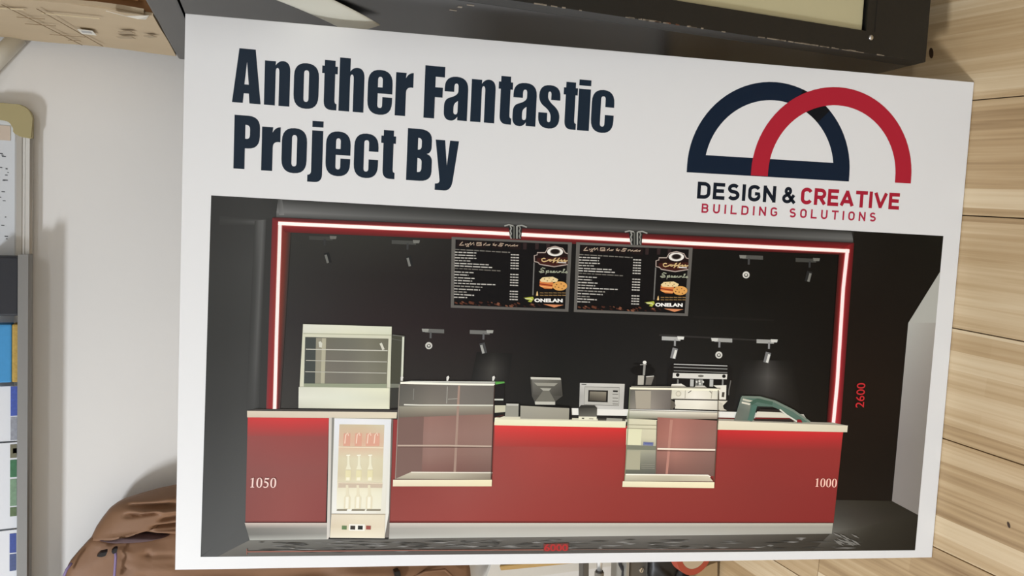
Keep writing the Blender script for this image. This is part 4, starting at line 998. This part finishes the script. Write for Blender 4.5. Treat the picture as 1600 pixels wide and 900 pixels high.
# chipped paint along the front-left edge
chip = mat('bare_metal_chip', L3(150, 140, 126), 0.45, 0.4, var=0.2, scale=60); rust = mat('rust_chip', L3(112, 72, 52), 0.7, var=0.2, scale=60)
rr = random.Random(5)
cb = bmesh.new(); rb = bmesh.new()
for i in range(60):
    h = rr.choice([rr.uniform(0.02, 0.74), rr.gauss(0.60, 0.06), rr.gauss(0.24, 0.05), rr.gauss(0.46, 0.04)])
    if not 0.012 < h < 0.76: continue
    l = rr.uniform(0.002, 0.013); t = rr.uniform(0.0005, 0.0016)
    bm_box(rb if 0.40 < h < 0.47 and i % 2 else cb, (-0.0003, -0.0003, h), (t, t * 0.8, h + l))
link('paint_chips', bm_mesh(cb, 'paint_chips'), chip, cab)['kind'] = 'stuff'
link('rust_spots', bm_mesh(rb, 'rust_spots'), rust, cab)['kind'] = 'stuff'
sb = bmesh.new()
for d_, h, a, b in ((0.042, 0.722, 0.010, 0.004), (0.055, 0.735, 0.006, 0.006), (0.075, 0.738, 0.010, 0.004), (0.05, 0.845, 0.007, 0.003)):
    bm_box(sb, (-0.0005, d_, h), (0.0004, d_ + b, h + a))
link('paint_chips', bm_mesh(sb, 'paint_chips'), chip, cab)['kind'] = 'stuff'

# sheet of paper stuck to the cabinet's side
pm = mat('old_paper', L3(206, 204, 190), 0.7, var=0.03)
def cside(q, off): 
    d = ray(*q); t = (C0.x - off - CAM.x) / d.x
    return CAM + d * t
q = [(395, -18), (537, 38), (595, 30), (470, -28)]
bm = bmesh.new(); n = 10; gv = {}
for j in range(n + 1):
    for i in range(n + 1):
        u, v = i / n, j / n                                  # u along the sheet, v across
        a = cside(q[0], 0).lerp(cside(q[1], 0), u); b = cside(q[3], 0).lerp(cside(q[2], 0), u)
        p = a.lerp(b, v); p.x -= 0.003 + 0.010 * (u - 0.3) ** 2 + 0.004 * math.sin(v * 3)
        gv[i, j] = bm.verts.new(p)
for j in range(n):
    for i in range(n): bm.faces.new((gv[i, j], gv[i + 1, j], gv[i + 1, j + 1], gv[i, j + 1]))
bm.normal_update(); bmesh.ops.solidify(bm, geom=list(bm.faces), thickness=0.0006)
tag(link('paper_sheet', bm_mesh(bm, 'paper_sheet', True), pm), 'loose greyish paper sheet against the side of the black cabinet', 'paper')

# ================================================================== CARDBOARD BOX on the cabinet
cbm = mat('cardboard', L3(188, 168, 138), 0.75, var=0.10, scale=9, bump=0.12, bscale=18)
inn = mat('cardboard_inside', L3(160, 112, 66), 0.75, var=0.1, scale=12)
tape = mat('packing_tape', L3(214, 196, 158), 0.25, var=0.06, scale=20)
cx_ = empty('cardboard_box', cmx @ Matrix.Translation((0.0, 0.312, CH + 0.001)))
tag(cx_, 'worn brown cardboard box standing on the black cabinet', 'box')
BWd, BDp, BHt = 0.40, 0.285, 0.33
def crumple(bm, cuts, amp, seed):
    bmesh.ops.subdivide_edges(bm, edges=list(bm.edges), cuts=cuts, use_grid_fill=True)
    r = random.Random(seed)
    for v in bm.verts:
        s = math.sin(v.co.z * 31 + seed) * math.cos(v.co.y * 23 + seed * 2) + 0.6 * math.sin(v.co.x * 40 + v.co.z * 17)
        v.co.x += amp * s * 0.6; v.co.y += amp * 0.5 * math.sin(v.co.z * 27 + seed)
    return bm
def bpart(name, lo, hi, m_, amp=0.0022, seed=1, cuts=7):
    bm = bmesh.new(); bm_box(bm, lo, hi)
    if amp: crumple(bm, cuts, amp, seed)
    return link(name, bm_mesh(bm, name, False), m_, cx_)
T = 0.004
bpart('side_wall', (0, 0, 0), (T, BDp, BHt), cbm, 0.0022, 1)
bpart('side_wall', (BWd - T, 0, 0), (BWd, BDp, BHt), cbm, 0.0022, 2)
bpart('back_wall', (T, BDp - T, 0), (BWd - T, BDp, BHt), cbm, 0.001, 3)
bpart('front_wall', (T, 0.010, 0), (BWd - T, 0.010 + T, BHt), inn, 0.001, 4)
bpart('bottom', (T, 0.014, 0.001), (BWd - T, BDp - T, 0.001 + T), cbm, 0)
bpart('flap', (0.0, -0.004, 0.012), (0.006, 0.030, BHt), cbm, 0.004, 6, 9)      # bent front flap along the near edge
bpart('flap', (0.018, -0.007, 0.02), (0.15, -0.003, BHt - 0.02), inn, 0.003, 8, 9)
# shipping label, tape strips and slit lines on the side towards us
def onside(y0, z0, y1, z1, wd, name, m_, off=0.004):
    a = Vector((-off, y0, z0)); b = Vector((-off, y1, z1)); t = (b - a).normalized(); s = Vector((0, -t.z, t.y)) * wd / 2
    bm = bmesh.new()
    bm.faces.new([bm.verts.new(p) for p in (a - s, b - s, b + s, a + s)])
    bm.normal_update(); r = bmesh.ops.solidify(bm, geom=list(bm.faces), thickness=0.0008)
    return link(name, bm_mesh(bm, name), m_, cx_)
onside(0.150, 0.108, 0.150, 0.130, 0.030, 'shipping_label', mat('label_white', L3(222, 218, 206), 0.5, var=0.03))
onside(0.146, 0.112, 0.146, 0.126, 0.012, 'label_print', mat('label_print', L3(170, 168, 166), 0.5, var=0.2, scale=300), 0.0046)
onside(0.045, 0.18, 0.085, 0.32, 0.004, 'tape_edge', tape); onside(0.045, 0.08, 0.055, 0.16, 0.0035, 'tape_edge', tape)
dk = mat('cardboard_crease', L3(148, 127, 98), 0.8)
for y0, z0, y1, z1 in ((0.03, 0.205, 0.26, 0.150), (0.03, 0.16, 0.25, 0.115), (0.09, 0.165, 0.10, 0.205), (0.13, 0.16, 0.14, 0.205), (0.19, 0.13, 0.20, 0.185), (0.225, 0.145, 0.23, 0.165)):
    onside(y0, z0, y1, z1, 0.0014, 'crease', dk)
sm = mat('grey_scuff', L3(168, 150, 124), 0.8, var=0.15, scale=80)
for y0, z0, z1 in ((0.11, 0.045, 0.065), (0.15, 0.05, 0.075), (0.12, 0.015, 0.028)):
    onside(y0, z0, y0 + 0.012, z1, 0.012, 'scuff', sm, 0.0042)
# torn clear tape at the near lower corner
tm = mat('torn_tape', L3(232, 226, 212), 0.2, var=0.08)
bm = bmesh.new(); r4 = random.Random(9)
pts = [(-0.004, -0.010, 0.004), (-0.009, -0.002, 0.020), (-0.004, 0.016, 0.012), (-0.010, -0.014, 0.034), (-0.004, 0.004, 0.050), (-0.007, -0.018, 0.060)]
vs4 = [bm.verts.new(p) for p in pts]
for a, b, c in ((0, 1, 2), (0, 3, 1), (1, 3, 4), (3, 5, 4)): bm.faces.new((vs4[a], vs4[b], vs4[c]))
bm.normal_update(); bmesh.ops.solidify(bm, geom=list(bm.faces), thickness=0.0007)
link('torn_tape', bm_mesh(bm, 'torn_tape'), tm, cx_)

# ================================================================== WHITEBOARD on the wall
WY = WALL - 0.020
wc = on(51, 166, 1, WY)
wb = empty('whiteboard', Matrix.Translation((wc.x, WALL - 0.001, wc.z)))
tag(wb, 'wall-mounted whiteboard with aluminium frame and beige corner piece', 'whiteboard')
alu = mat('aluminium', (0.66, 0.65, 0.62), 0.32, 0.7, var=0.04, scale=3, stretch=(1, 1, 40))
alud = mat('aluminium_satin', (0.26, 0.255, 0.245), 0.4, 0.6, var=0.04, scale=3)
WBW, WBH = 1.30, 0.90
box('panel', (-WBW, -0.012, 0.018), (-0.012, -0.001, WBH - 0.012), mat('marker_surface', L3(214, 218, 222), 0.18, var=0.015, scale=5), wb)
bm = bmesh.new()                                             # lower rail: stepped extrusion
prof = [(0.0, 0.0), (0.0, 0.006), (-0.004, 0.0075), (-0.015, 0.009), (-0.019, 0.012), (-0.0195, 0.017), (-0.017, 0.0185), (-0.0195, 0.020), (-0.019, 0.0255), (-0.012, 0.028), (-0.012, 0.0)]
prof = [(-0.001, 0.0), (-0.017, 0.0), (-0.0205, 0.004), (-0.0205, 0.010), (-0.0185, 0.0115), (-0.0185, 0.0145), (-0.0195, 0.016), (-0.016, 0.0245), (-0.0125, 0.0275), (-0.001, 0.0275)]
ra = [bm.verts.new((-0.045, y, z)) for y, z in prof]; rb_ = [bm.verts.new((-WBW, y, z)) for y, z in prof]
bm.faces.new(ra); bm.faces.new(rb_[::-1])
for i in range(len(prof)):
    j = (i + 1) % len(prof); bm.faces.new((ra[i], rb_[i], rb_[j], ra[j]))
link('frame_rail', bm_mesh(bm, 'frame_rail'), alu, wb)
bm = bmesh.new(); bm_box(bm, (-0.027, -0.0205, 0.045), (0.0, -0.001, WBH), 0.003)
link('frame_rail', bm_mesh(bm, 'frame_rail'), alu, wb)
bm = bmesh.new(); bm_box(bm, (-WBW, -0.0205, WBH - 0.027), (0.0, -0.001, WBH), 0.003)
link('frame_rail', bm_mesh(bm, 'frame_rail'), alu, wb)
# rounded beige corner: L shape
def rarc(cx, cz, r, a0, a1, n=8): return [(cx + r * math.cos(a0 + (a1 - a0) * t / n), cz + r * math.sin(a0 + (a1 - a0) * t / n)) for t in range(n + 1)]
out = [(-0.058, 0.0)] + rarc(-0.021, 0.021, 0.0215, -pi / 2, 0) + [(0.0, 0.062), (-0.022, 0.064)] + [(-0.030, 0.055)] + rarc(-0.042, 0.042, 0.013, 0, -pi / 2, 5) + [(-0.050, 0.029), (-0.056, 0.018)]
prism('corner_piece', [(x, -0.0012, z) for x, z in out], (0, -0.0225, 0), mat('beige_plastic', L3(172, 160, 116), 0.45, var=0.04), wb, 0.0015)
box('tape_patch', (-0.064, -0.0132, 0.034), (-0.038, -0.0121, 0.058), mat('masking_tape', L3(206, 190, 174), 0.6, var=0.05), wb)
mk = mat('marker_ink', L3(70, 74, 80), 0.5)
rm = random.Random(4); bm = bmesh.new()
for i in range(34):                                          # stray marker ticks on the white surface
    x = -0.085 - rm.uniform(0, 0.17); z = 0.034 + rm.uniform(0, 0.04); l = rm.uniform(0.002, 0.007)
    bm_box(bm, (x - 0.0006, -0.01235, z), (x + 0.0006 + rm.uniform(0, 0.001), -0.012, z + l))
link('marker_ticks', bm_mesh(bm, 'marker_ticks'), mk, wb)['kind'] = 'stuff'
# pen tray clipped to the lower rail
tx = on(47, 398, 1, WALL - 0.06).x - wc.x; tz = on(47, 500, 1, WALL - 0.062).z - wc.z
bm = bmesh.new()
tp = [(-0.0207, tz + 0.004), (-0.0207, tz + 0.0005), (-0.058, tz), (-0.062, tz + 0.003), (-0.062, tz + 0.0185), (-0.0605, tz + 0.0185), (-0.0595, tz + 0.005), (-0.056, tz + 0.004)]
ra = [bm.verts.new((tx, y, z)) for y, z in tp]; rb_ = [bm.verts.new((-WBW + 0.1, y, z)) for y, z in tp]
bm.faces.new(ra); bm.faces.new(rb_[::-1])
for i in range(len(tp)):
    j = (i + 1) % len(tp); bm.faces.new((ra[i], rb_[i], rb_[j], ra[j]))
link('pen_tray', bm_mesh(bm, 'pen_tray'), alud, wb)
TZ = wc.z + tz + 0.0045
def on_tray(name, py0, py1, h, m_, label, cat, depth=(0.0235, 0.056), bev=0.003, z0=0.0, y0=None):
    xa = on(10, py0, 1, WALL - 0.056).x; xb = on(10, py1, 1, WALL - 0.056).x
    o = box(name, (xb, WALL - depth[1], TZ + z0), (xa, WALL - depth[0], TZ + z0 + h), m_, None, bev)
    return tag(o, label, cat)
er = empty('board_eraser', (on(10, 448, 1, WALL - 0.04).x, WALL - 0.04, TZ))
tag(er, 'black whiteboard eraser on the pen tray nearest its end', 'eraser')
xa = on(10, 400, 1, WALL - 0.056).x - er.location.x; xb = on(10, 494, 1, WALL - 0.056).x - er.location.x
box('body', (xb, -0.016, 0.012), (xa, 0.016, 0.062), mat('eraser_black', L3(30, 32, 40), 0.5), er, 0.004)
box('felt', (xb + 0.001, -0.0155, 0.0), (xa - 0.001, 0.0155, 0.012), mat('eraser_felt', L3(44, 46, 52), 0.9, bump=0.3, bscale=400), er, 0.002)
sp = empty('sponge', (on(10, 552, 1, WALL - 0.04).x, WALL - 0.04, TZ))
tag(sp, 'blue and yellow sponge next to the black eraser', 'sponge')
xa = on(10, 507, 1, WALL - 0.056).x - sp.location.x; xb = on(10, 598, 1, WALL - 0.056).x - sp.location.x
box('blue_side', (xb, -0.016, 0.0235), (xa, 0.016, 0.058), mat('sponge_blue', L3(70, 150, 206), 0.8, var=0.08, scale=120), sp, 0.003)
box('yellow_side', (xb, -0.016, 0.0), (xa, 0.016, 0.0235), mat('sponge_yellow', L3(190, 158, 84), 0.85, var=0.2, scale=120, bump=0.3, bscale=300), sp, 0.003)
# printed cards and sheets standing in the tray
wpm = mat('sheet_white', L3(226, 228, 232), 0.55, var=0.02)
for i, (a, b, lab, strip) in enumerate(((604, 690, 'white printed sheet with blue edge in the tray beside the sponge', ((604, 650, (60, 84, 170)), (652, 688, (150, 152, 160)))), (692, 826, 'white printed sheet with green and yellow edge in the tray', ((694, 715, (110, 106, 80)), (700, 708, (200, 180, 40)), (718, 745, (50, 110, 70)), (748, 790, (120, 150, 120)), (792, 806, (90, 110, 70)))), (828, 960, 'white printed sheet with navy edge at the lower left of the tray', ((832, 862, (54, 74, 150)), (864, 890, (70, 84, 130)))))):
    xa = on(10, a, 1, WALL - 0.05).x; xb = on(10, b, 1, WALL - 0.05).x
    s = empty('printed_sheet', ((xa + xb) / 2, WALL - 0.045, TZ)); tag(s, lab, 'paper', 'sheets standing in the pen tray')
    hw = (xa - xb) / 2
    box('sheet', (-hw, -0.003 - 0.003 * i, 0.0), (hw, -0.001 - 0.003 * i, 0.12), wpm, s)
    for c0, c1, col in strip:
        x0 = on(22, c0, 1, WALL - 0.05).x - (xa + xb) / 2; x1 = on(22, c1, 1, WALL - 0.05).x - (xa + xb) / 2
        box('print_block', (x1, -0.0036 - 0.003 * i, 0.016), (x0, -0.003 - 0.003 * i, 0.026 if c1 - c0 > 10 else 0.022), mat('print_%d_%d_%d' % col, L3(*col), 0.5, var=0.35, scale=220), s)

# ================================================================== white tube standing against the wall by the box
a = on(-70, 160, 1, WALL - 0.03); b = on(29, 58, 1, WALL - 0.017)
tube('white_tube', [a, a.lerp(b, .5), b], 0.0145, mat('white_plastic', L3(232, 231, 222), 0.4, var=0.03), None, 18)
tag(bpy.data.objects['white_tube'], 'slanting white plastic tube on the wall above the whiteboard corner', 'tube')

# ================================================================== BROWN JACKET hanging on the wall
JY = WALL - 0.062
def seg_d(p, a, b):
    ax, ay = a; bx, by = b; dx, dy = bx - ax, by - ay
    t = max(0, min(1, ((p[0] - ax) * dx + (p[1] - ay) * dy) / (dx * dx + dy * dy)))
    return math.hypot(p[0] - ax - t * dx, p[1] - ay - t * dy), t
def cloth(name, outline, bulge, creases, m_, parent, yb, rings=34, nang=150, cen=None, org=None):
    """one puffed piece of cloth: outline in photo pixels on the plane y=yb; creases: (a, b, width, depth)"""
    n = len(outline)
    ln = [0]
    for i in range(n): ln.append(ln[-1] + math.dist(outline[i], outline[(i + 1) % n]))
    bd = []
    for k_ in range(nang):
        s = ln[-1] * k_ / nang
        i = max(j for j in range(n) if ln[j] <= s)
        t = (s - ln[i]) / (ln[i + 1] - ln[i]); a, b = outline[i], outline[(i + 1) % n]
        bd.append((a[0] + (b[0] - a[0]) * t, a[1] + (b[1] - a[1]) * t))
    c = cen or (sum(p[0] for p in bd) / nang, sum(p[1] for p in bd) / nang)
    bm = bmesh.new(); grid = []
    def pt(p, r):
        h = bulge * (1 - r ** 4) ** 0.6
        for a, b, wd, dp in creases:
            d, t = seg_d(p, a, b)
            f_ = math.exp(-(d / (wd * 0.85)) ** 2) * min(1, 4 * t + .35, 4 * (1 - t) + .35)
            h += 1.7 * dp * f_ * (1 - r ** 6)
        q_ = on(p[0], p[1], 1, yb)
        return Vector((q_.x, yb - max(h, 0.0005), max(q_.z, 0.0))) - (org or Vector((0, 0, 0)))
    v0 = bm.verts.new(pt(c, 0))
    for j in range(1, rings + 1):
        r = j / rings
        grid.append([bm.verts.new(pt((c[0] + (p[0] - c[0]) * r, c[1] + (p[1] - c[1]) * r), r)) for p in bd])
    for i in range(nang): bm.faces.new((v0, grid[0][i], grid[0][(i + 1) % nang]))
    for a, b in zip(grid, grid[1:]):
        for i in range(nang): bm.faces.new((a[i], b[i], b[(i + 1) % nang], a[(i + 1) % nang]))
    back = [bm.verts.new(v.co + Vector((0, 0.012, 0))) for v in grid[-1]]
    for i in range(nang): bm.faces.new((grid[-1][i], back[i], back[(i + 1) % nang], grid[-1][(i + 1) % nang]))
    bm.faces.new(back[::-1])
    return link(name, bm_mesh(bm, name, True), m_, parent)
br = mat('brown_cloth', L3(136, 101, 74), 0.62, var=0.06, scale=40, bump=0.06, bscale=900)
jorg = on(400, 905, 1, JY); jorg.z = 0.55
jk = empty('jacket', jorg)
tag(jk, 'brown rain jacket hanging on the wall behind the board', 'jacket')
cloth('body', [(92, 925), (100, 905), (104, 890), (107, 882), (122, 864), (143, 841), (175, 839), (230, 836), (290, 822), (430, 800), (560, 800), (680, 815), (722, 850), (734, 885), (737, 915), (700, 985), (520, 1040), (250, 1030), (110, 985)], 0.028,
      [((145, 843), (215, 841), 5, .006), ((215, 841), (275, 831), 5, .005), ((150, 872), (195, 851), 3, .006), ((105, 896), (150, 872), 4, .004), ((195, 851), (196, 905), 2.0, -.006), ((199, 853), (200, 905), 2.0, .003), ((231, 845), (227, 905), 2.0, -.004),
       ((210, 882), (275, 880), 5, .003), ((215, 862), (275, 860), 4, -.0025), ((380, 905), (520, 885), 14, -.006), ((520, 888), (700, 893), 10, .006), ((620, 898), (735, 888), 6, -.004), ((280, 900), (520, 897), 8, .004)], br, jk, JY, org=jorg)
cloth('hood', [(142, 843), (150, 826), (160, 811), (172, 796), (184, 787), (196, 781), (225, 772), (250, 765), (280, 759), (360, 748), (440, 752), (470, 790), (430, 824), (330, 828), (276, 832), (235, 829), (205, 825), (185, 826), (160, 835)], 0.040,
      [((194, 785), (276, 779), 3.2, -.010), ((200, 780), (276, 768), 5, .006), ((195, 798), (250, 790), 2.8, -.009), ((210, 793), (290, 784), 4.5, .006), ((238, 813), (280, 808), 3.0, -.008), ((250, 802), (285, 795), 3, -.006), ((235, 822), (280, 818), 3, .005), ((165, 835), (215, 824), 3, .004), ((185, 832), (240, 827), 2.5, -.006)], br, jk, JY + 0.004, org=jorg)
shade = mat('jacket_lining', L3(92, 72, 74), 0.7, var=0.1, scale=60)
def strip(name, pts, wd, yb, m_, parent, org, r=None):
    return tube(name, [on(px, py, 1, yb) - org for px, py in pts], wd, m_, parent, 8)
cloth('collar_lining', [(150, 839), (180, 828), (210, 827), (245, 828), (270, 831), (240, 838), (200, 841), (165, 842)], 0.036, [], shade, jk, JY + 0.003, 8, 50, org=jorg)
strip('drawcord', [(180, 858), (181, 870), (180, 885), (178, 910)], 0.0024, JY - 0.036, mat('purple_cord', L3(128, 110, 150), 0.6, var=0.15, scale=400), jk, jorg)
strip('drawcord', [(112, 880), (104, 890), (98, 905)], 0.0024, JY - 0.026, mat('purple_cord', L3(128, 110, 150), 0.6), jk, jorg)
bkp = mat('black_plastic', L3(24, 22, 24), 0.35)
def px_block(name, pts, yb, th, m_, parent, org, bev=0.0):
    return prism(name, [on(px, py, 1, yb) - org for px, py in pts], (0, th, 0), m_, parent, bev)
px_block('cord_lock', [(151, 870), (157, 864), (168, 862), (165, 869), (158, 871)], JY - 0.041, 0.014, bkp, jk, jorg, 0.0008)
px_block('cord_lock', [(174, 862), (179, 857), (184, 857), (182, 864), (176, 866)], JY - 0.041, 0.012, bkp, jk, jorg, 0.0008)
px_block('cord_lock', [(617, 894), (625, 892), (628, 908), (619, 910)], JY - 0.044, 0.016, bkp, jk, jorg, 0.0008)
strip('hem_tape', [(640, 905), (665, 893), (695, 890), (712, 905)], 0.003, JY - 0.03, br, jk, jorg)

# ================================================================== things on the floor behind the board's left edge
# white sheet leaning on the wall
SY = WALL - 0.03
a_ = [on(px, py, 1, SY) for px, py in ((757, 912), (773, 868), (1008, 852), (1003, 878))]
for p in a_:
    if p.z < 0.05: p.z = max(p.z, 0.0)
foot = min(p.z for p in a_)
sheet = prism('foam_sheet', a_, (0, 0.012, 0), mat('panel_white', L3(226, 222, 212), 0.5, var=0.02), None, 0.001)
tag(sheet, 'plain white foam sheet standing against the wall below the brown jacket', 'sheet')
# wooden batten propping the board
p0 = on(783, 884, 1, 0.30); p1 = on(1000, 862, 1, 0.10)
d = (p1 - p0).normalized()
bt = bmesh.new(); s = d.cross(Vector((0, 1, 0))).normalized(); u = s.cross(d).normalized()
def obox(bm, a, b, s, u, ws, wu):
    vs_ = [bm.verts.new(p + s * i * ws / 2 + u * j * wu / 2) for p in (a, b) for i, j in ((-1, -1), (1, -1), (1, 1), (-1, 1))]
    for f in ((3, 2, 1, 0), (4, 5, 6, 7), (0, 1, 5, 4), (1, 2, 6, 5), (2, 3, 7, 6), (3, 0, 4, 7)): bm.faces.new([vs_[i] for i in f])
t_end = (0.0 - p0.z) / d.z if d.z < 0 else 0.5
obox(bt, p0, p0 + d * t_end * 0.985, s, u, 0.012, 0.020)
bmesh.ops.bevel(bt, geom=list(bt.edges), offset=0.0015, segments=1, affect='EDGES')
tag(link('wooden_batten', bm_mesh(bt, 'wooden_batten'), mat('batten_wood', L3(170, 134, 70), 0.55, var=0.12, scale=30)), 'short golden wooden batten in front of the white foam sheet', 'batten')

# grey metal stand with chrome rod
MY = 0.20
morg = on(985, 885, 1, MY); morg.z = 0.0
st = empty('metal_stand', morg); tag(st, 'grey metal stand with chrome rod and silver screw below the board', 'stand')
gm = mat('stand_grey', L3(104, 100, 92), 0.45, 0.3, var=0.06); gl = mat('stand_light_grey', L3(168, 164, 154), 0.4, 0.3, var=0.05); gd = mat('stand_dark', L3(58, 54, 50), 0.5, var=0.08)
chm = mat('chrome_rod', (0.85, 0.85, 0.83), 0.3, 0.8, var=0.02)
R = lambda px, py, y=MY: on(px, py, 1, y) - morg
px_block('side_bar', [(911.5, 852), (920.5, 852), (920, 935), (911, 935)], MY + 0.05, 0.02, gm, st, morg, 0.001)
tube('rod', [R(937, 850), R(936.8, 893.5)], 0.0062, chm, st, 16)
tube('rod_collar', [R(936.6, 891.5), R(936.5, 894.5)], 0.0082, gd, st, 16)
tube('rod_sleeve', [R(936.4, 894), R(934.5, 940)], 0.0105, gl, st, 16)
tube('lever', [R(967, 860), R(969, 882), R(974, 892), R(972, 915)], 0.0042, bkp, st, 10)
px_block('bracket_edge', [(979.5, 850), (985, 850), (982, 930), (977, 930)], MY - 0.012, 0.06, gl, st, morg, 0.0008)
px_block('bracket', [(985.5, 850), (1011, 850), (1009, 930), (983, 930)], MY - 0.006, 0.05, gm, st, morg, 0.001)
for x in (1012.5, 1016.5, 1020.5):
    px_block('cooling_rib', [(x - 1.2, 868), (x + 1.2, 868), (x + 0.6, 930), (x - 1.8, 930)], MY - 0.010, 0.05, gm, st, morg)
px_block('base_block', [(1010, 850), (1030, 850), (1030, 930), (1008, 930)], MY + 0.004, 0.05, gd, st, morg, 0.001)
c = R(1002, 890.5, MY - 0.006)
bm = bmesh.new(); bmesh.ops.create_cone(bm, cap_ends=True, segments=20, radius1=0.0068, radius2=0.0058, depth=0.004, matrix=Matrix.Translation(c) @ Matrix.Rotation(pi / 2, 4, 'X'))
scw = link('screw', bm_mesh(bm, 'screw'), mat('screw_silver', (0.75, 0.74, 0.7), 0.25, 1.0), st)
bm = bmesh.new(); obox(bm, c + Vector((-0.005, -0.0021, 0.002)), c + Vector((0.005, -0.0021, -0.002)), Vector((0, 0, 1)), Vector((0, 1, 0)), 0.0014, 0.0006)
link('slot', bm_mesh(bm, 'slot'), gd, scw)
foot_z = 0.0
lo = R(1028, 930)
box('base_foot', (lo.x - 0.02, 0.004, 0.0), (lo.x + 0.14, 0.06, 0.02), gd, st, 0.004)
box('base_post', (lo.x + 0.03, 0.005, 0.018), (lo.x + 0.06, 0.045, lo.z + 0.04), gd, st, 0.003)

# roll of red tape, black bag, brown paper bag
TY = 0.105
c = on(1080, 861, 1, TY)
bm = bmesh.new(); n = 40
ro = (on(1108, 868, 1, TY) - on(1054, 868, 1, TY)).length / 2; ro = max(ro, 0.026); ri = ro * 0.72
tr = empty('tape_roll', c); tag(tr, 'roll of red tape under the lower edge of the board', 'tape')
def annulus(name, r0, r1, y0, y1, m_, sx=1.0):
    bm = bmesh.new(); R4 = []
    for r, y in ((r0, y0), (r1, y0), (r1, y1), (r0, y1)):
        R4.append([bm.verts.new((r * math.cos(2 * pi * k / 40) * sx, y, r * math.sin(2 * pi * k / 40))) for k in range(40)])
    for a, b in zip(R4, R4[1:] + R4[:1]):
        for k in range(40): bm.faces.new((a[k], a[(k + 1) % 40], b[(k + 1) % 40], b[k]))
    return link(name, bm_mesh(bm, name), m_, tr)
annulus('tape', ri, ro, -0.012, 0.012, mat('red_tape', L3(176, 74, 52), 0.4, var=0.05))
annulus('core', ri * 0.25, ri - 0.0003, -0.0118, 0.0118, mat('tape_core', L3(200, 180, 150), 0.7, var=0.05))
bg = [(1018, 870), (1040, 845), (1075, 838), (1115, 840), (1124, 870), (1120, 905), (1108, 930), (1060, 945), (1028, 930), (1016, 900)]
borg = on(1070, 900, 1, 0.19); borg.z = 0
bag = cloth('black_bag', bg, 0.015, [((1022, 886), (1040, 900), 4, .006), ((1060, 880), (1050, 905), 4, -.006), ((1090, 885), (1085, 905), 4, .005)], mat('bag_black', L3(30, 28, 26), 0.45, var=0.15, scale=40), None, 0.178, 16, 60)
tag(bag, 'black bag on the floor next to the grey metal stand', 'bag')
fx = [on(px, py, 1, 0.128) for px, py in ((1082, 905), (1096, 889), (1110, 882), (1121.5, 878), (1121.5, 930), (1082, 930))]
pb = prism('paper_bag', fx, (0, 0.015, 0), mat('kraft_paper', L3(176, 150, 112), 0.7, var=0.12, scale=40, bump=0.2, bscale=60), None, 0.001)
tag(pb, 'crumpled tan paper bag at the corner of the black bag', 'bag')
